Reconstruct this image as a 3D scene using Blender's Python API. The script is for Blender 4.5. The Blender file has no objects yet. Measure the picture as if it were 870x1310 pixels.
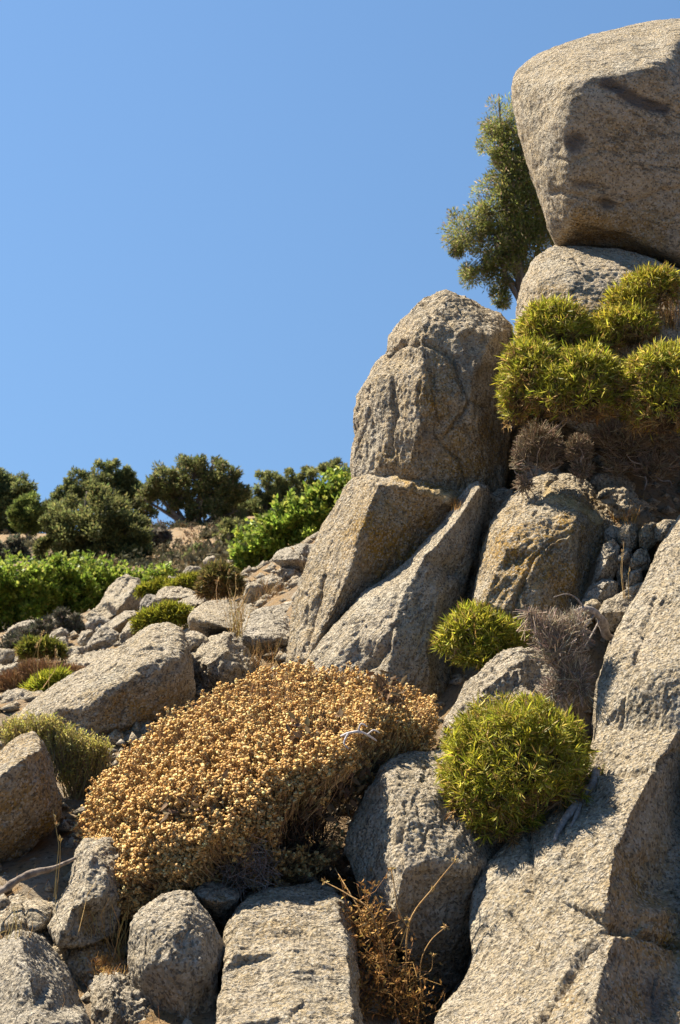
import bpy, bmesh, math, random
import numpy as np
from mathutils import Vector, geometry

random.seed(7)
RNG = np.random.default_rng(11)
SC = bpy.context.scene
COL = SC.collection

# ------------------------------------------------------------------ camera, sky, sun, exposure
CAMZ, PITCH, LENS = 1.6, math.radians(4.0), 50.0
F = 1310 / 36 * LENS                       # focal length in pixels of the 870 x 1310 photograph
cam = bpy.data.cameras.new('camera')
cam.sensor_fit = 'VERTICAL'; cam.sensor_height = 36; cam.sensor_width = 24; cam.lens = LENS
cam.clip_start = 0.05; cam.clip_end = 4000
cam.dof.use_dof = True; cam.dof.focus_distance = 5.2; cam.dof.aperture_fstop = 9.0
camo = bpy.data.objects.new('camera', cam); COL.objects.link(camo)
camo.location = (0, 0, CAMZ); camo.rotation_euler = (math.pi / 2 + PITCH, 0, 0)
SC.camera = camo

SUN = Vector((-0.50, 0.31, 0.81)).normalized()
EL = math.asin(SUN.z); ROT = math.atan2(SUN.x, SUN.y)
w = bpy.data.worlds.new('World'); SC.world = w; w.use_nodes = True
wn = w.node_tree.nodes; wl = w.node_tree.links
bg = wn['Background']
sky = wn.new('ShaderNodeTexSky'); sky.sky_type = 'NISHITA'; sky.sun_disc = False
sky.sun_elevation = EL; sky.sun_rotation = ROT
sky.altitude = 200; sky.air_density = 1.8; sky.dust_density = 0.2; sky.ozone_density = 9.5
stc = wn.new('ShaderNodeTexCoord'); smp = wn.new('ShaderNodeMapping'); smp.inputs['Location'].default_value = (0, 0, 0.36); smp.inputs['Scale'].default_value = (1, 1, 0.45)
wl.new(stc.outputs['Generated'], smp.inputs[0]); wl.new(smp.outputs[0], sky.inputs[0])   # the even blue of a dry high-summer sky, down to the horizon
wl.new(sky.outputs[0], bg.inputs[0]); bg.inputs[1].default_value = 0.05
sl = bpy.data.lights.new('sun', 'SUN'); sl.energy = 5.0; sl.angle = math.radians(0.5); sl.color = (1.0, 0.91, 0.74)
so = bpy.data.objects.new('sun', sl); COL.objects.link(so)
so.rotation_euler = (-SUN).to_track_quat('-Z', 'Y').to_euler(); so.location = (-20, 5, 30)
SC.view_settings.view_transform = 'Standard'; SC.view_settings.look = 'None'
SC.view_settings.gamma = 1; SC.view_settings.exposure = 1.4
SC.cycles.use_denoising = True
SC.cycles.max_bounces = 6; SC.cycles.diffuse_bounces = 3

# ------------------------------------------------------------------ pixel <-> place
CP, SP = math.cos(PITCH), math.sin(PITCH)
def P(px, py, d):
    """the point of the place seen at photograph pixel (px, py), d metres in front (along Y)"""
    px, py, d = np.asarray(px, float), np.asarray(py, float), np.asarray(d, float)
    u, v = (px - 435) / F, (655 - py) / F
    y = CP - v * SP; z = SP + v * CP
    t = d / y
    return np.stack([u * t, d + 0 * t, CAMZ + z * t], -1)
def PIX(V):
    x, y, z = V[:, 0], V[:, 1], V[:, 2] - CAMZ
    dep = np.maximum(y * CP + z * SP, 0.05); up = -y * SP + z * CP
    return 435 + F * x / dep, 655 - F * up / dep

# ------------------------------------------------------------------ noise (vectorised gradient noise)
def _hash(ix, iy, iz, seed):
    h = (ix * 374761393 + iy * 668265263 + iz * 2147483647 + seed * 974711) & 0xffffffff
    h = ((h ^ (h >> 13)) * 1274126177) & 0xffffffff
    return h ^ (h >> 16)
_G = RNG.normal(size=(256, 3)); _G /= np.linalg.norm(_G, axis=1)[:, None]
def noise(V, seed=0):
    I = np.floor(V).astype(np.int64); f = V - I
    u = f * f * f * (f * (f * 6 - 15) + 10)
    out = 0
    for a in (0, 1):
        for b in (0, 1):
            for c in (0, 1):
                g = _G[_hash(I[:, 0] + a, I[:, 1] + b, I[:, 2] + c, seed) & 255]
                d = (g * (f - np.array([a, b, c]))).sum(1)
                wt = (u[:, 0] if a else 1 - u[:, 0]) * (u[:, 1] if b else 1 - u[:, 1]) * (u[:, 2] if c else 1 - u[:, 2])
                out = out + wt * d
    return out * 1.6
def sstep(a, b, x):
    t = np.clip((x - a) / (b - a), 0, 1); return t * t * (3 - 2 * t)

# ------------------------------------------------------------------ object helpers
def tag(o, label=None, cat=None, group=None, kind=None):
    if label: o['label'] = label
    if cat: o['category'] = cat
    if group: o['group'] = group
    if kind: o['kind'] = kind
    return o
def empty(name, loc, label, cat, group=None):
    o = bpy.data.objects.new(name, None); COL.objects.link(o); o.location = loc
    o.empty_display_size = 0.1
    return tag(o, label, cat, group)
def link_mesh(name, me, mat, parent=None, origin=None):
    o = bpy.data.objects.new(name, me); COL.objects.link(o)
    me.materials.clear(); me.materials.append(mat)
    if parent is not None:
        o.parent = parent
        o.matrix_parent_inverse.identity()
    if origin is not None: o.location = origin
    return o
def np_mesh(name, V, faces, nside, cols=None, smooth=False, attrs=None):
    """faces: (n, nside) array"""
    me = bpy.data.meshes.new(name)
    V = np.asarray(V, np.float32); faces = np.asarray(faces, np.int32)
    me.vertices.add(len(V)); me.vertices.foreach_set('co', V.ravel())
    n = len(faces)
    me.loops.add(n * nside); me.loops.foreach_set('vertex_index', faces.ravel())
    me.polygons.add(n)
    me.polygons.foreach_set('loop_start', np.arange(0, n * nside, nside, dtype=np.int32))
    me.polygons.foreach_set('loop_total', np.full(n, nside, np.int32))
    if smooth: me.polygons.foreach_set('use_smooth', np.ones(n, bool))
    me.update(calc_edges=True)
    if cols is not None:
        a = me.attributes.new('Col', 'FLOAT_COLOR', 'POINT')
        a.data.foreach_set('color', np.concatenate([cols, np.ones((len(cols), 1))], 1).astype(np.float32).ravel())
    for k, val in (attrs or {}).items():
        val = np.asarray(val, np.float32)
        if val.ndim == 2: a = me.attributes.new(k, 'FLOAT_VECTOR', 'POINT'); a.data.foreach_set('vector', val.ravel())
        else: a = me.attributes.new(k, 'FLOAT', 'POINT'); a.data.foreach_set('value', val)
    return me

# ------------------------------------------------------------------ materials
def new_mat(name):
    m = bpy.data.materials.new(name); m.use_nodes = True
    nt = m.node_tree; b = nt.nodes['Principled BSDF']
    b.inputs['Roughness'].default_value = 0.85
    b.inputs['Specular IOR Level'].default_value = 0.25
    return m, nt, b
def nd(nt, t, **kw):
    n = nt.nodes.new(t)
    for k, v in kw.items():
        if k in n.inputs: n.inputs[k].default_value = v
        else: setattr(n, k, v)
    return n
def mixc(nt, fac, a, b, blend='MIX'):
    n = nt.nodes.new('ShaderNodeMix'); n.data_type = 'RGBA'; n.blend_type = blend; n.clamp_factor = True
    for sock, val in ((n.inputs[0], fac), (n.inputs[6], a), (n.inputs[7], b)):
        if hasattr(val, 'is_linked') or hasattr(val, 'links'): nt.links.new(val, sock)
        elif isinstance(val, (int, float)): sock.default_value = val
        else: sock.default_value = (*val, 1)
    return n.outputs[2]
def rng(nt, val, a, b, c=0.0, d=1.0):
    n = nt.nodes.new('ShaderNodeMapRange'); nt.links.new(val, n.inputs[0])
    n.inputs[1].default_value = a; n.inputs[2].default_value = b; n.inputs[3].default_value = c; n.inputs[4].default_value = d
    return n.outputs[0]
def math_(nt, op, a, b=None):
    n = nt.nodes.new('ShaderNodeMath'); n.operation = op
    for i, v in enumerate((a, b)):
        if v is None: continue
        if isinstance(v, (int, float)): n.inputs[i].default_value = v
        else: nt.links.new(v, n.inputs[i])
    return n.outputs[0]
def attr(nt, name):
    n = nt.nodes.new('ShaderNodeAttribute'); n.attribute_name = name; return n

def granite():
    m, nt, b = new_mat('granite')
    L = nt.links
    tc = nd(nt, 'ShaderNodeTexCoord'); V = tc.outputs['Object']
    def nz(scale, detail=3, rough=0.55):
        n = nd(nt, 'ShaderNodeTexNoise', Scale=scale, Detail=detail, Roughness=rough); L.new(V, n.inputs['Vector']); return n.outputs[0]
    def vo(scale, feat='F1'):
        n = nd(nt, 'ShaderNodeTexVoronoi', Scale=scale); n.feature = feat; L.new(V, n.inputs['Vector']); return n
    base = mixc(nt, rng(nt, nz(5, 4), 0.35, 0.65), (0.57, 0.485, 0.37), (0.45, 0.38, 0.275))
    base = mixc(nt, rng(nt, nz(17, 4), 0.45, 0.7), base, (0.47, 0.385, 0.26))
    # ochre iron staining, plus warm shade painted on faces turned from the sun
    st = attr(nt, 'stain_shade').outputs['Fac']
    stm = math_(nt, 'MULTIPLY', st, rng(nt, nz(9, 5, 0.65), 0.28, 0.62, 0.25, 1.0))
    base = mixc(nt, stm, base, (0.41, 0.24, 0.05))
    # grey weathering
    gr = attr(nt, 'grey').outputs['Fac']
    base = mixc(nt, math_(nt, 'MULTIPLY', gr, 0.8), base, (0.40, 0.365, 0.32))
    # dark lichen film
    li = math_(nt, 'MULTIPLY', rng(nt, nz(8, 6, 0.7), 0.52, 0.66), rng(nt, nz(60, 3, 0.7), 0.4, 0.6))
    base = mixc(nt, math_(nt, 'MULTIPLY', li, 0.5), base, (0.16, 0.15, 0.13))
    base = mixc(nt, math_(nt, 'MULTIPLY', rng(nt, nz(3.3, 6, 0.7), 0.54, 0.62), 0.4), base, (0.58, 0.53, 0.43))   # pale crust lichen
    # crystals: black mica and pale feldspar
    v1 = vo(130); c1 = nd(nt, 'ShaderNodeSeparateColor'); L.new(v1.outputs['Color'], c1.inputs[0])
    base = mixc(nt, math_(nt, 'MULTIPLY', rng(nt, c1.outputs[0], 0.72, 0.8), 0.62), base, (0.075, 0.065, 0.055))
    base = mixc(nt, math_(nt, 'MULTIPLY', rng(nt, c1.outputs[1], 0.72, 0.78), 0.6), base, (0.60, 0.54, 0.45))
    v2 = vo(55); c2 = nd(nt, 'ShaderNodeSeparateColor'); L.new(v2.outputs['Color'], c2.inputs[0])
    base = mixc(nt, math_(nt, 'MULTIPLY', rng(nt, c2.outputs[0], 0.6, 0.9), 0.35), base, (0.17, 0.145, 0.115))
    # dark inclusions, other dark patches and pale bands
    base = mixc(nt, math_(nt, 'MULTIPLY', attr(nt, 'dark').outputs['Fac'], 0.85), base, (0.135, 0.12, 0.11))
    base = mixc(nt, attr(nt, 'pale').outputs['Fac'], base, (0.62, 0.46, 0.22))
    L.new(base, b.inputs['Base Color'])
    b.inputs['Roughness'].default_value = 0.9; b.inputs['Specular IOR Level'].default_value = 0.18
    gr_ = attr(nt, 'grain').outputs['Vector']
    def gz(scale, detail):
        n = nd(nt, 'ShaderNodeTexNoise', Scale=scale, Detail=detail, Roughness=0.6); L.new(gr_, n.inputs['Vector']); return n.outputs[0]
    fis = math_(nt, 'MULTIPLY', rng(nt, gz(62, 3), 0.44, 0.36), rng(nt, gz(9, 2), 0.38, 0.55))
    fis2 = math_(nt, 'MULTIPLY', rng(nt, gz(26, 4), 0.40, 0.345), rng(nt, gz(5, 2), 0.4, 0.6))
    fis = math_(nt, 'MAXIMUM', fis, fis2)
    base = mixc(nt, math_(nt, 'MULTIPLY', fis, 0.5), base, (0.10, 0.085, 0.07))   # shade inside the fissures, painted because the bump casts none
    L.new(base, b.inputs['Base Color'])
    h = math_(nt, 'ADD', math_(nt, 'MULTIPLY', nz(38, 7, 0.72), 1.0), math_(nt, 'MULTIPLY', vo(85).outputs['Distance'], 0.35))
    h = math_(nt, 'ADD', h, math_(nt, 'MULTIPLY', nz(170, 3, 0.7), 0.3))
    h = math_(nt, 'SUBTRACT', h, math_(nt, 'MULTIPLY', fis, 0.55))
    bp = nd(nt, 'ShaderNodeBump', Strength=1.0, Distance=0.032); L.new(h, bp.inputs['Height']); L.new(bp.outputs[0], b.inputs['Normal'])
    return m
GRANITE = granite()

def soil():
    m, nt, b = new_mat('dry_soil'); L = nt.links
    tc = nd(nt, 'ShaderNodeTexCoord'); V = tc.outputs['Object']
    def nz(scale, detail=4, rough=0.6):
        n = nd(nt, 'ShaderNodeTexNoise', Scale=scale, Detail=detail, Roughness=rough); L.new(V, n.inputs['Vector']); return n.outputs[0]
    c = mixc(nt, rng(nt, nz(1.3), 0.4, 0.62), (0.27, 0.19, 0.115), (0.28, 0.225, 0.16))
    c = mixc(nt, rng(nt, nz(9, 5), 0.45, 0.62), c, (0.32, 0.20, 0.09))
    c = mixc(nt, rng(nt, nz(45, 4), 0.52, 0.68), c, (0.12, 0.085, 0.05))
    L.new(c, b.inputs['Base Color']); b.inputs['Roughness'].default_value = 1
    h = math_(nt, 'ADD', nz(20, 8, 0.7), math_(nt, 'MULTIPLY', nz(120, 4, 0.7), 0.4))
    bp = nd(nt, 'ShaderNodeBump', Strength=1.0, Distance=0.04); L.new(h, bp.inputs['Height']); L.new(bp.outputs[0], b.inputs['Normal'])
    return m
SOIL = soil()

def leaf_mat(name, trans=0.3, rough=0.6, spec=0.3):
    m, nt, b = new_mat(name); L = nt.links
    a = attr(nt, 'Col')
    L.new(a.outputs['Color'], b.inputs['Base Color'])
    b.inputs['Roughness'].default_value = rough; b.inputs['Specular IOR Level'].default_value = spec
    if trans > 0:
        t = nd(nt, 'ShaderNodeBsdfTranslucent'); L.new(a.outputs['Color'], t.inputs[0])
        mx = nd(nt, 'ShaderNodeMixShader'); mx.inputs[0].default_value = trans
        L.new(b.outputs[0], mx.inputs[1]); L.new(t.outputs[0], mx.inputs[2])
        L.new(mx.outputs[0], nt.nodes['Material Output'].inputs[0])
    return m
LEAF = leaf_mat('living_leaf', 0.45, 0.5, 0.35)
DRY = leaf_mat('dry_plant', 0.2, 0.85, 0.15)
TREELEAF = leaf_mat('tree_leaf', 0.55, 0.6, 0.2)
def bark_mat(name, c1, c2, scale):
    m, nt, b = new_mat(name); L = nt.links
    tc = nd(nt, 'ShaderNodeTexCoord')
    n = nd(nt, 'ShaderNodeTexNoise', Scale=scale, Detail=5, Roughness=0.65); L.new(tc.outputs['Object'], n.inputs['Vector'])
    L.new(mixc(nt, rng(nt, n.outputs[0], 0.35, 0.65), c1, c2), b.inputs['Base Color'])
    bp = nd(nt, 'ShaderNodeBump', Strength=0.8, Distance=0.01); L.new(n.outputs[0], bp.inputs['Height']); L.new(bp.outputs[0], b.inputs['Normal'])
    return m
BARK = bark_mat('tree_bark', (0.10, 0.075, 0.055), (0.20, 0.165, 0.13), 8)
DEADWOOD = bark_mat('weathered_wood', (0.17, 0.135, 0.115), (0.36, 0.31, 0.27), 60)

# ------------------------------------------------------------------ ground
GC = [  # (pixel x, pixel y, distance) of places where the ground lies
    (435, 1420, 3.6), (60, 1330, 4.3), (150, 1262, 4.6), (150, 1235, 4.75), (60, 1125, 5.1), (20, 1150, 4.95), (370, 1125, 5.0),
    (240, 1160, 5.1), (510, 1300, 4.75), (540, 1320, 4.7), (470, 1180, 5.1), (90, 1000, 6.3), (300, 960, 6.6), (260, 905, 7.3), (20, 900, 7.6), (330, 870, 7.8),
    (150, 862, 9.5), (100, 842, 11), (30, 812, 15), (160, 812, 12.5), (240, 765, 14), (330, 778, 9.6), (345, 757, 10.7),
    (270, 733, 16), (30, 805, 20), (150, 790, 20), (210, 745, 30), (230, 705, 50), (300, 695, 50), (30, 726, 48), (115, 740, 38), (190, 742, 36), (430, 690, 50),
    (350, 745, 16), (420, 738, 16), (0, 694, 72), (150, 690, 72), (300, 682, 72), (435, 664, 72), (600, 640, 72), (900, 560, 72), (-300, 700, 72),
    (830, 650, 6.7), (700, 590, 7.6), (650, 600, 8.2), (850, 560, 8.2), (640, 470, 16), (800, 440, 13), (500, 650, 12),
    (870, 1340, 5.4), (905, 900, 6.6), (1200, 900, 6.6), (700, 1330, 5.2), (640, 900, 6.2), (560, 880, 6.6), (720, 860, 6.3), (600, 800, 7.4)]
gpts = [P(*g) for g in GC]
gpts += [np.array(p, float) for p in [(0, 0, 0), (-4, -5, -0.9), (4, -5, 0.3), (0, -20, -4), (4, 0, 0.9), (-4, 2, -0.3), (-6, 6, 0.3), (5, 5, 2.6),
         (-12, 14, 0.3), (-30, 40, 0.5), (20, 20, 8), (30, 60, 10), (-40, 70, 2.5), (-20, -10, -3), (20, -10, 1), (0, 100, 0), (40, 100, 2), (-40, 100, -3)]]
gpts = np.array(gpts)
_n = len(gpts)
_K = np.linalg.norm(gpts[:, None, :2] - gpts[None, :, :2], axis=2)
_A = np.zeros((_n + 3, _n + 3)); _A[:_n, :_n] = _K + 0.02 * np.eye(_n)
_A[:_n, _n] = 1; _A[:_n, _n + 1:] = gpts[:, :2]; _A[_n, :_n] = 1; _A[_n + 1:, :_n] = gpts[:, :2].T
_W = np.linalg.solve(_A, np.concatenate([gpts[:, 2], np.zeros(3)]))
def ground_z(x, y):
    x = np.atleast_1d(np.asarray(x, float)); y = np.atleast_1d(np.asarray(y, float))
    out = np.empty(len(x))
    for i in range(0, len(x), 20000):
        X, Y = x[i:i + 20000], y[i:i + 20000]
        d = np.sqrt((X[:, None] - gpts[:, 0]) ** 2 + (Y[:, None] - gpts[:, 1]) ** 2)
        out[i:i + 20000] = d @ _W[:_n] + _W[_n] + _W[_n + 1] * X + _W[_n + 2] * Y
    r = np.hypot(x, y - 20)
    k = sstep(70, 220, r)
    return np.clip(out, -12, 14) * (1 - k) + (-14.0) * k
def build_ground():
    nx, ny = 340, 420
    tx = np.linspace(-1, 1, nx); xs = 2.0 * np.sinh(tx * 7.0) / np.sinh(7.0) * 700 + 3.0 * tx
    ty = np.linspace(-0.45, 1, ny); ys = 5.0 + 5.5 * ty + np.sinh(ty * 7.2) / np.sinh(7.2) * 1200
    X, Y = np.meshgrid(xs, ys)
    x, y = X.ravel(), Y.ravel()
    z = ground_z(x, y)
    V = np.stack([x, y, 0 * x], 1)
    near = 1 - sstep(60, 160, np.hypot(x, y))
    z += near * (0.05 * noise(V * 1.7, 3) + 0.03 * noise(V * 5, 4) + 0.015 * noise(V * 14, 5)) * sstep(1.5, 4, np.hypot(x, y))
    z += 0.5 * sstep(20, 50, y) * near * noise(V * 0.22, 6)
    V[:, 2] = z
    i = np.arange(nx * ny).reshape(ny, nx)
    f = np.stack([i[:-1, :-1], i[:-1, 1:], i[1:, 1:], i[1:, :-1]], -1).reshape(-1, 4)
    o = link_mesh('ground', np_mesh('ground', V, f, 4, smooth=True), SOIL)
    tag(o, kind='structure')
build_ground()

# ------------------------------------------------------------------ rocks
def vertex_normals(V, quads):
    a, b, c, d = (V[quads[:, i]] for i in range(4))
    n = np.cross(c - a, d - b)
    N = np.zeros_like(V)
    for i in range(4):
        for k in range(3): N[:, k] += np.bincount(quads[:, i], n[:, k], len(V))
    return N / np.maximum(np.linalg.norm(N, axis=1), 1e-9)[:, None]
def smooth_verts(V, edges, it, lam=0.5):
    a, b = edges[:, 0], edges[:, 1]; n = len(V)
    cnt = np.bincount(a, minlength=n) + np.bincount(b, minlength=n)
    for _ in range(it):
        S = np.stack([np.bincount(a, V[b, k], n) + np.bincount(b, V[a, k], n) for k in range(3)], 1)
        V = V + lam * (S / np.maximum(cnt, 1)[:, None] - V)
    return V
def seg_dist(px, py, poly):
    best = np.full(len(px), 1e9)
    for (x0, y0), (x1, y1) in zip(poly[:-1], poly[1:]):
        dx, dy = x1 - x0, y1 - y0
        t = np.clip(((px - x0) * dx + (py - y0) * dy) / max(dx * dx + dy * dy, 1e-9), 0, 1)
        best = np.minimum(best, np.hypot(px - x0 - t * dx, py - y0 - t * dy))
    return best
SEED = [0]
def unit3(v): return v / np.linalg.norm(v)
ROCKS = {}
def rock(label, out, inner=None, D=None, T=0.4, edges=(), vox=2.0, sm=4, amp=1.0, streak=None, cracks=(), bumps=(), stain_shades=(), darks=(),
         pales=(), ochre=0.15, grey=0.0, cat='rock', group=None, name='rock', bulge=0.33, pit=1.0, lean=(-0.12, -0.22), recline=None, push=0.0):  # ochre spots mix real iron colour with painted warm shade
    """A closed stone: its near side runs through points given by pixel and distance (own ridges and ledges), its far side
    is T metres deeper; then one skin, weathered by several sizes of noise, cut by cracks and dented or swollen by bumps."""
    SEED[0] += 1; sd = SEED[0] * 17
    if D is not None: out = [(x, y, D + (q[0] if q else 0)) for x, y, *q in out]
    if D is not None and inner is not None: inner = [(x, y, D + z) for x, y, z in inner]
    if push: out = [(x, y, z + push) for x, y, z in out]; inner = [(x, y, z + push) for x, y, z in inner]
    if recline:                                  # tip the lower part of the face towards the viewer
        tip = lambda y: recline[0] * min(max((y - recline[1]) / (recline[2] - recline[1]), 0), 1.4)
        out = [(x, y, z - tip(y)) for x, y, z in out]; inner = [(x, y, z - tip(y)) for x, y, z in inner]
    O = np.array(out, float)
    Dm = O[:, 2].mean(); k = Dm / F
    cx, cy = O[:, 0].mean(), O[:, 1].mean()
    h = max(np.ptp(O[:, 1]), 0.6 * np.ptp(O[:, 0])) * k
    if inner is None:
        rr = random.Random(sd); inner = []
        sx, sy = np.ptp(O[:, 0]), np.ptp(O[:, 1])
        for x, y, d in out[sd % 2::2]:
            q = rr.uniform(0.4, 0.78)
            inner.append((cx + lean[0] * sx + (x - cx) * q, cy + lean[1] * sy * 0.6 + (y - cy) * q, d - h * bulge * rr.uniform(0.6, 1.3)))
    I = np.array(inner, float) if len(inner) else np.zeros((0, 3))
    pts = np.concatenate([O, I]); n = len(O)
    ce = [(i, (i + 1) % n) for i in range(n)] + [(n + a, n + b) for a, b in edges]
    vs, es, fs, ov, oe, of = geometry.delaunay_2d_cdt([Vector((p[0], p[1])) for p in pts], ce, [list(range(n))], 1, 1e-3)
    W = []
    for i, v in enumerate(vs):
        src = ov[i]
        if src: d = pts[src[0], 2]
        else:
            dd = np.hypot(pts[:, 0] - v[0], pts[:, 1] - v[1]) + 1e-3; ww = 1 / dd ** 2; d = (ww * pts[:, 2]).sum() / ww.sum()
        W.append(P(v[0], v[1], d))
    ring = [next(i for i, s in enumerate(ov) if j in s) for j in range(n)]
    bm = bmesh.new()
    bv = [bm.verts.new(p) for p in W]
    for f in fs:
        try: bm.faces.new([bv[i] for i in f])
        except ValueError: pass
    prev = [bv[i] for i in ring]
    c3 = np.array([W[i] for i in ring]).mean(0)
    for t, s in ((0.3, 1.0), (0.7, 0.92), (1.0, 0.66)):
        cur = []
        for i in ring:
            p = np.array(W[i]); ray = p - np.array([0, 0, CAMZ]); ray /= np.linalg.norm(ray)
            rc = c3 - np.array([0, 0, CAMZ]); rc /= np.linalg.norm(rc)
            q = p + ray * T * t; qc = c3 + rc * T * t
            # flatten the far side towards one depth
            q = qc + (q - qc) * s + rc * 0
            cur.append(bm.verts.new(q))
        for i in range(n):
            try: bm.faces.new([prev[i], prev[(i + 1) % n], cur[(i + 1) % n], cur[i]])
            except ValueError: pass
        prev = cur
    try: bm.faces.new(prev)
    except ValueError: pass
    bmesh.ops.triangulate(bm, faces=bm.faces[:])
    bmesh.ops.recalc_face_normals(bm, faces=bm.faces[:])
    me = bpy.data.meshes.new('tmp'); bm.to_mesh(me); bm.free()
    o = bpy.data.objects.new('tmp', me); COL.objects.link(o)
    md = o.modifiers.new('r', 'REMESH'); md.mode = 'VOXEL'; md.voxel_size = vox * k; md.adaptivity = 0
    dg = bpy.context.evaluated_depsgraph_get()
    em = bpy.data.meshes.new_from_object(o.evaluated_get(dg))
    bpy.data.objects.remove(o); bpy.data.meshes.remove(me)
    nv = len(em.vertices)
    V = np.empty(nv * 3, np.float32); em.vertices.foreach_get('co', V); V = V.reshape(-1, 3).astype(float)
    E = np.empty(len(em.edges) * 2, np.int32); em.edges.foreach_get('vertices', E); E = E.reshape(-1, 2)
    Q = np.empty(len(em.loops), np.int32); em.loops.foreach_get('vertex_index', Q); Q = Q.reshape(-1, 4)
    bpy.data.meshes.remove(em)
    V = smooth_verts(V, E, sm)
    # streaks: squeeze noise space along one direction
    def sp(wave, aniso=1.0):
        X = V / (wave * k)
        if streak is not None and aniso > 1:
            a = np.array([streak[0], -0.5 * abs(streak[0]) * 0, -streak[1]]); a = a / np.linalg.norm(a)
            t = X @ a; X = X - np.outer(t * (1 - 1 / aniso), a)
        return X + sd * 3.1
    N = vertex_normals(V, Q)
    V = V + N * (k * amp * (4.2 * noise(sp(75), sd) + 3.2 * noise(sp(32, 1.6), sd + 1) - 3.4 * sstep(.07, .0, abs(noise(sp(58, 2.0), sd + 7))) * sstep(-.1, .3, noise(sp(90), sd + 8))))[:, None]
    px, py = PIX(V)
    front = sstep(-0.05, 0.25, -(N * (V - np.array([0, 0, CAMZ]))).sum(1) / np.linalg.norm(V - np.array([0, 0, CAMZ]), axis=1))
    wob = 5 * noise(sp(26), sd + 9)
    for c in cracks:
        poly, wd, dp = c[:3]
        q = seg_dist(px + wob * 0.6, py + wob, poly)
        V = V - N * (front * k * dp * np.clip(1 - q / wd, 0, 1) ** 1.3)[:, None]
    for x, y, rx, ry, a in bumps:
        V = V + N * (front * k * a * np.exp(-(((px - x) / rx) ** 2 + ((py - y) / ry) ** 2)))[:, None]
    V = smooth_verts(V, E, 1, 0.4)
    N = vertex_normals(V, Q)
    n1 = noise(sp(13, 2.2), sd + 2); n2 = noise(sp(6.5, 1.8), sd + 3); n3 = noise(sp(11, 3.0), sd + 4)
    patch = sstep(-0.25, 0.3, noise(sp(48), sd + 5))
    disp = 1.45 * n1 + 1.4 * n2 - pit * 2.3 * sstep(0.22, 0.5, n3) * (0.35 + 0.65 * patch)
    V = V + N * (k * amp * disp)[:, None]
    if vox <= 2.2:
        V = V + N * (k * amp * 1.15 * noise(sp(3.6), sd + 6))[:, None]
    def field(lst, base):
        f = np.full(nv, float(base))
        for s in lst:
            if len(s) == 5:
                x, y, rx, ry, a = s; g = a * np.exp(-((((px + wob) - x) / rx) ** 2 + (((py + wob) - y) / ry) ** 2) ** 2)
            else:
                poly, wd, a = s; g = a * sstep(wd * 1.25, wd * 0.75, seg_dist(px + wob * .5, py + wob * .5, poly))
            f = np.maximum(f, g) if a > 0 else f
        return f
    ax = unit3(np.array([streak[0], 0.0, -streak[1]]) if streak is not None else np.array([.3, .2, 1.0])); a2 = unit3(np.cross(ax, [0.1, 1, 0.05])); a3 = np.cross(ax, a2)
    at = dict(grain=np.stack([V @ ax * .3, V @ a2, V @ a3], 1) / max(k * F / 5.0, .6) ** .5, stain_shade=field(stain_shades, ochre), dark=field(darks, 0), pale=field(pales, 0), grey=np.full(nv, grey))
    base = np.array([V[:, 0].mean(), V[:, 1].mean(), V[:, 2].min()])
    me = np_mesh(name, V - base, Q, 4, smooth=True, attrs=at)
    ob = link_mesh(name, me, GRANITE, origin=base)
    tag(ob, label, cat, group)
    return ob

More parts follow.
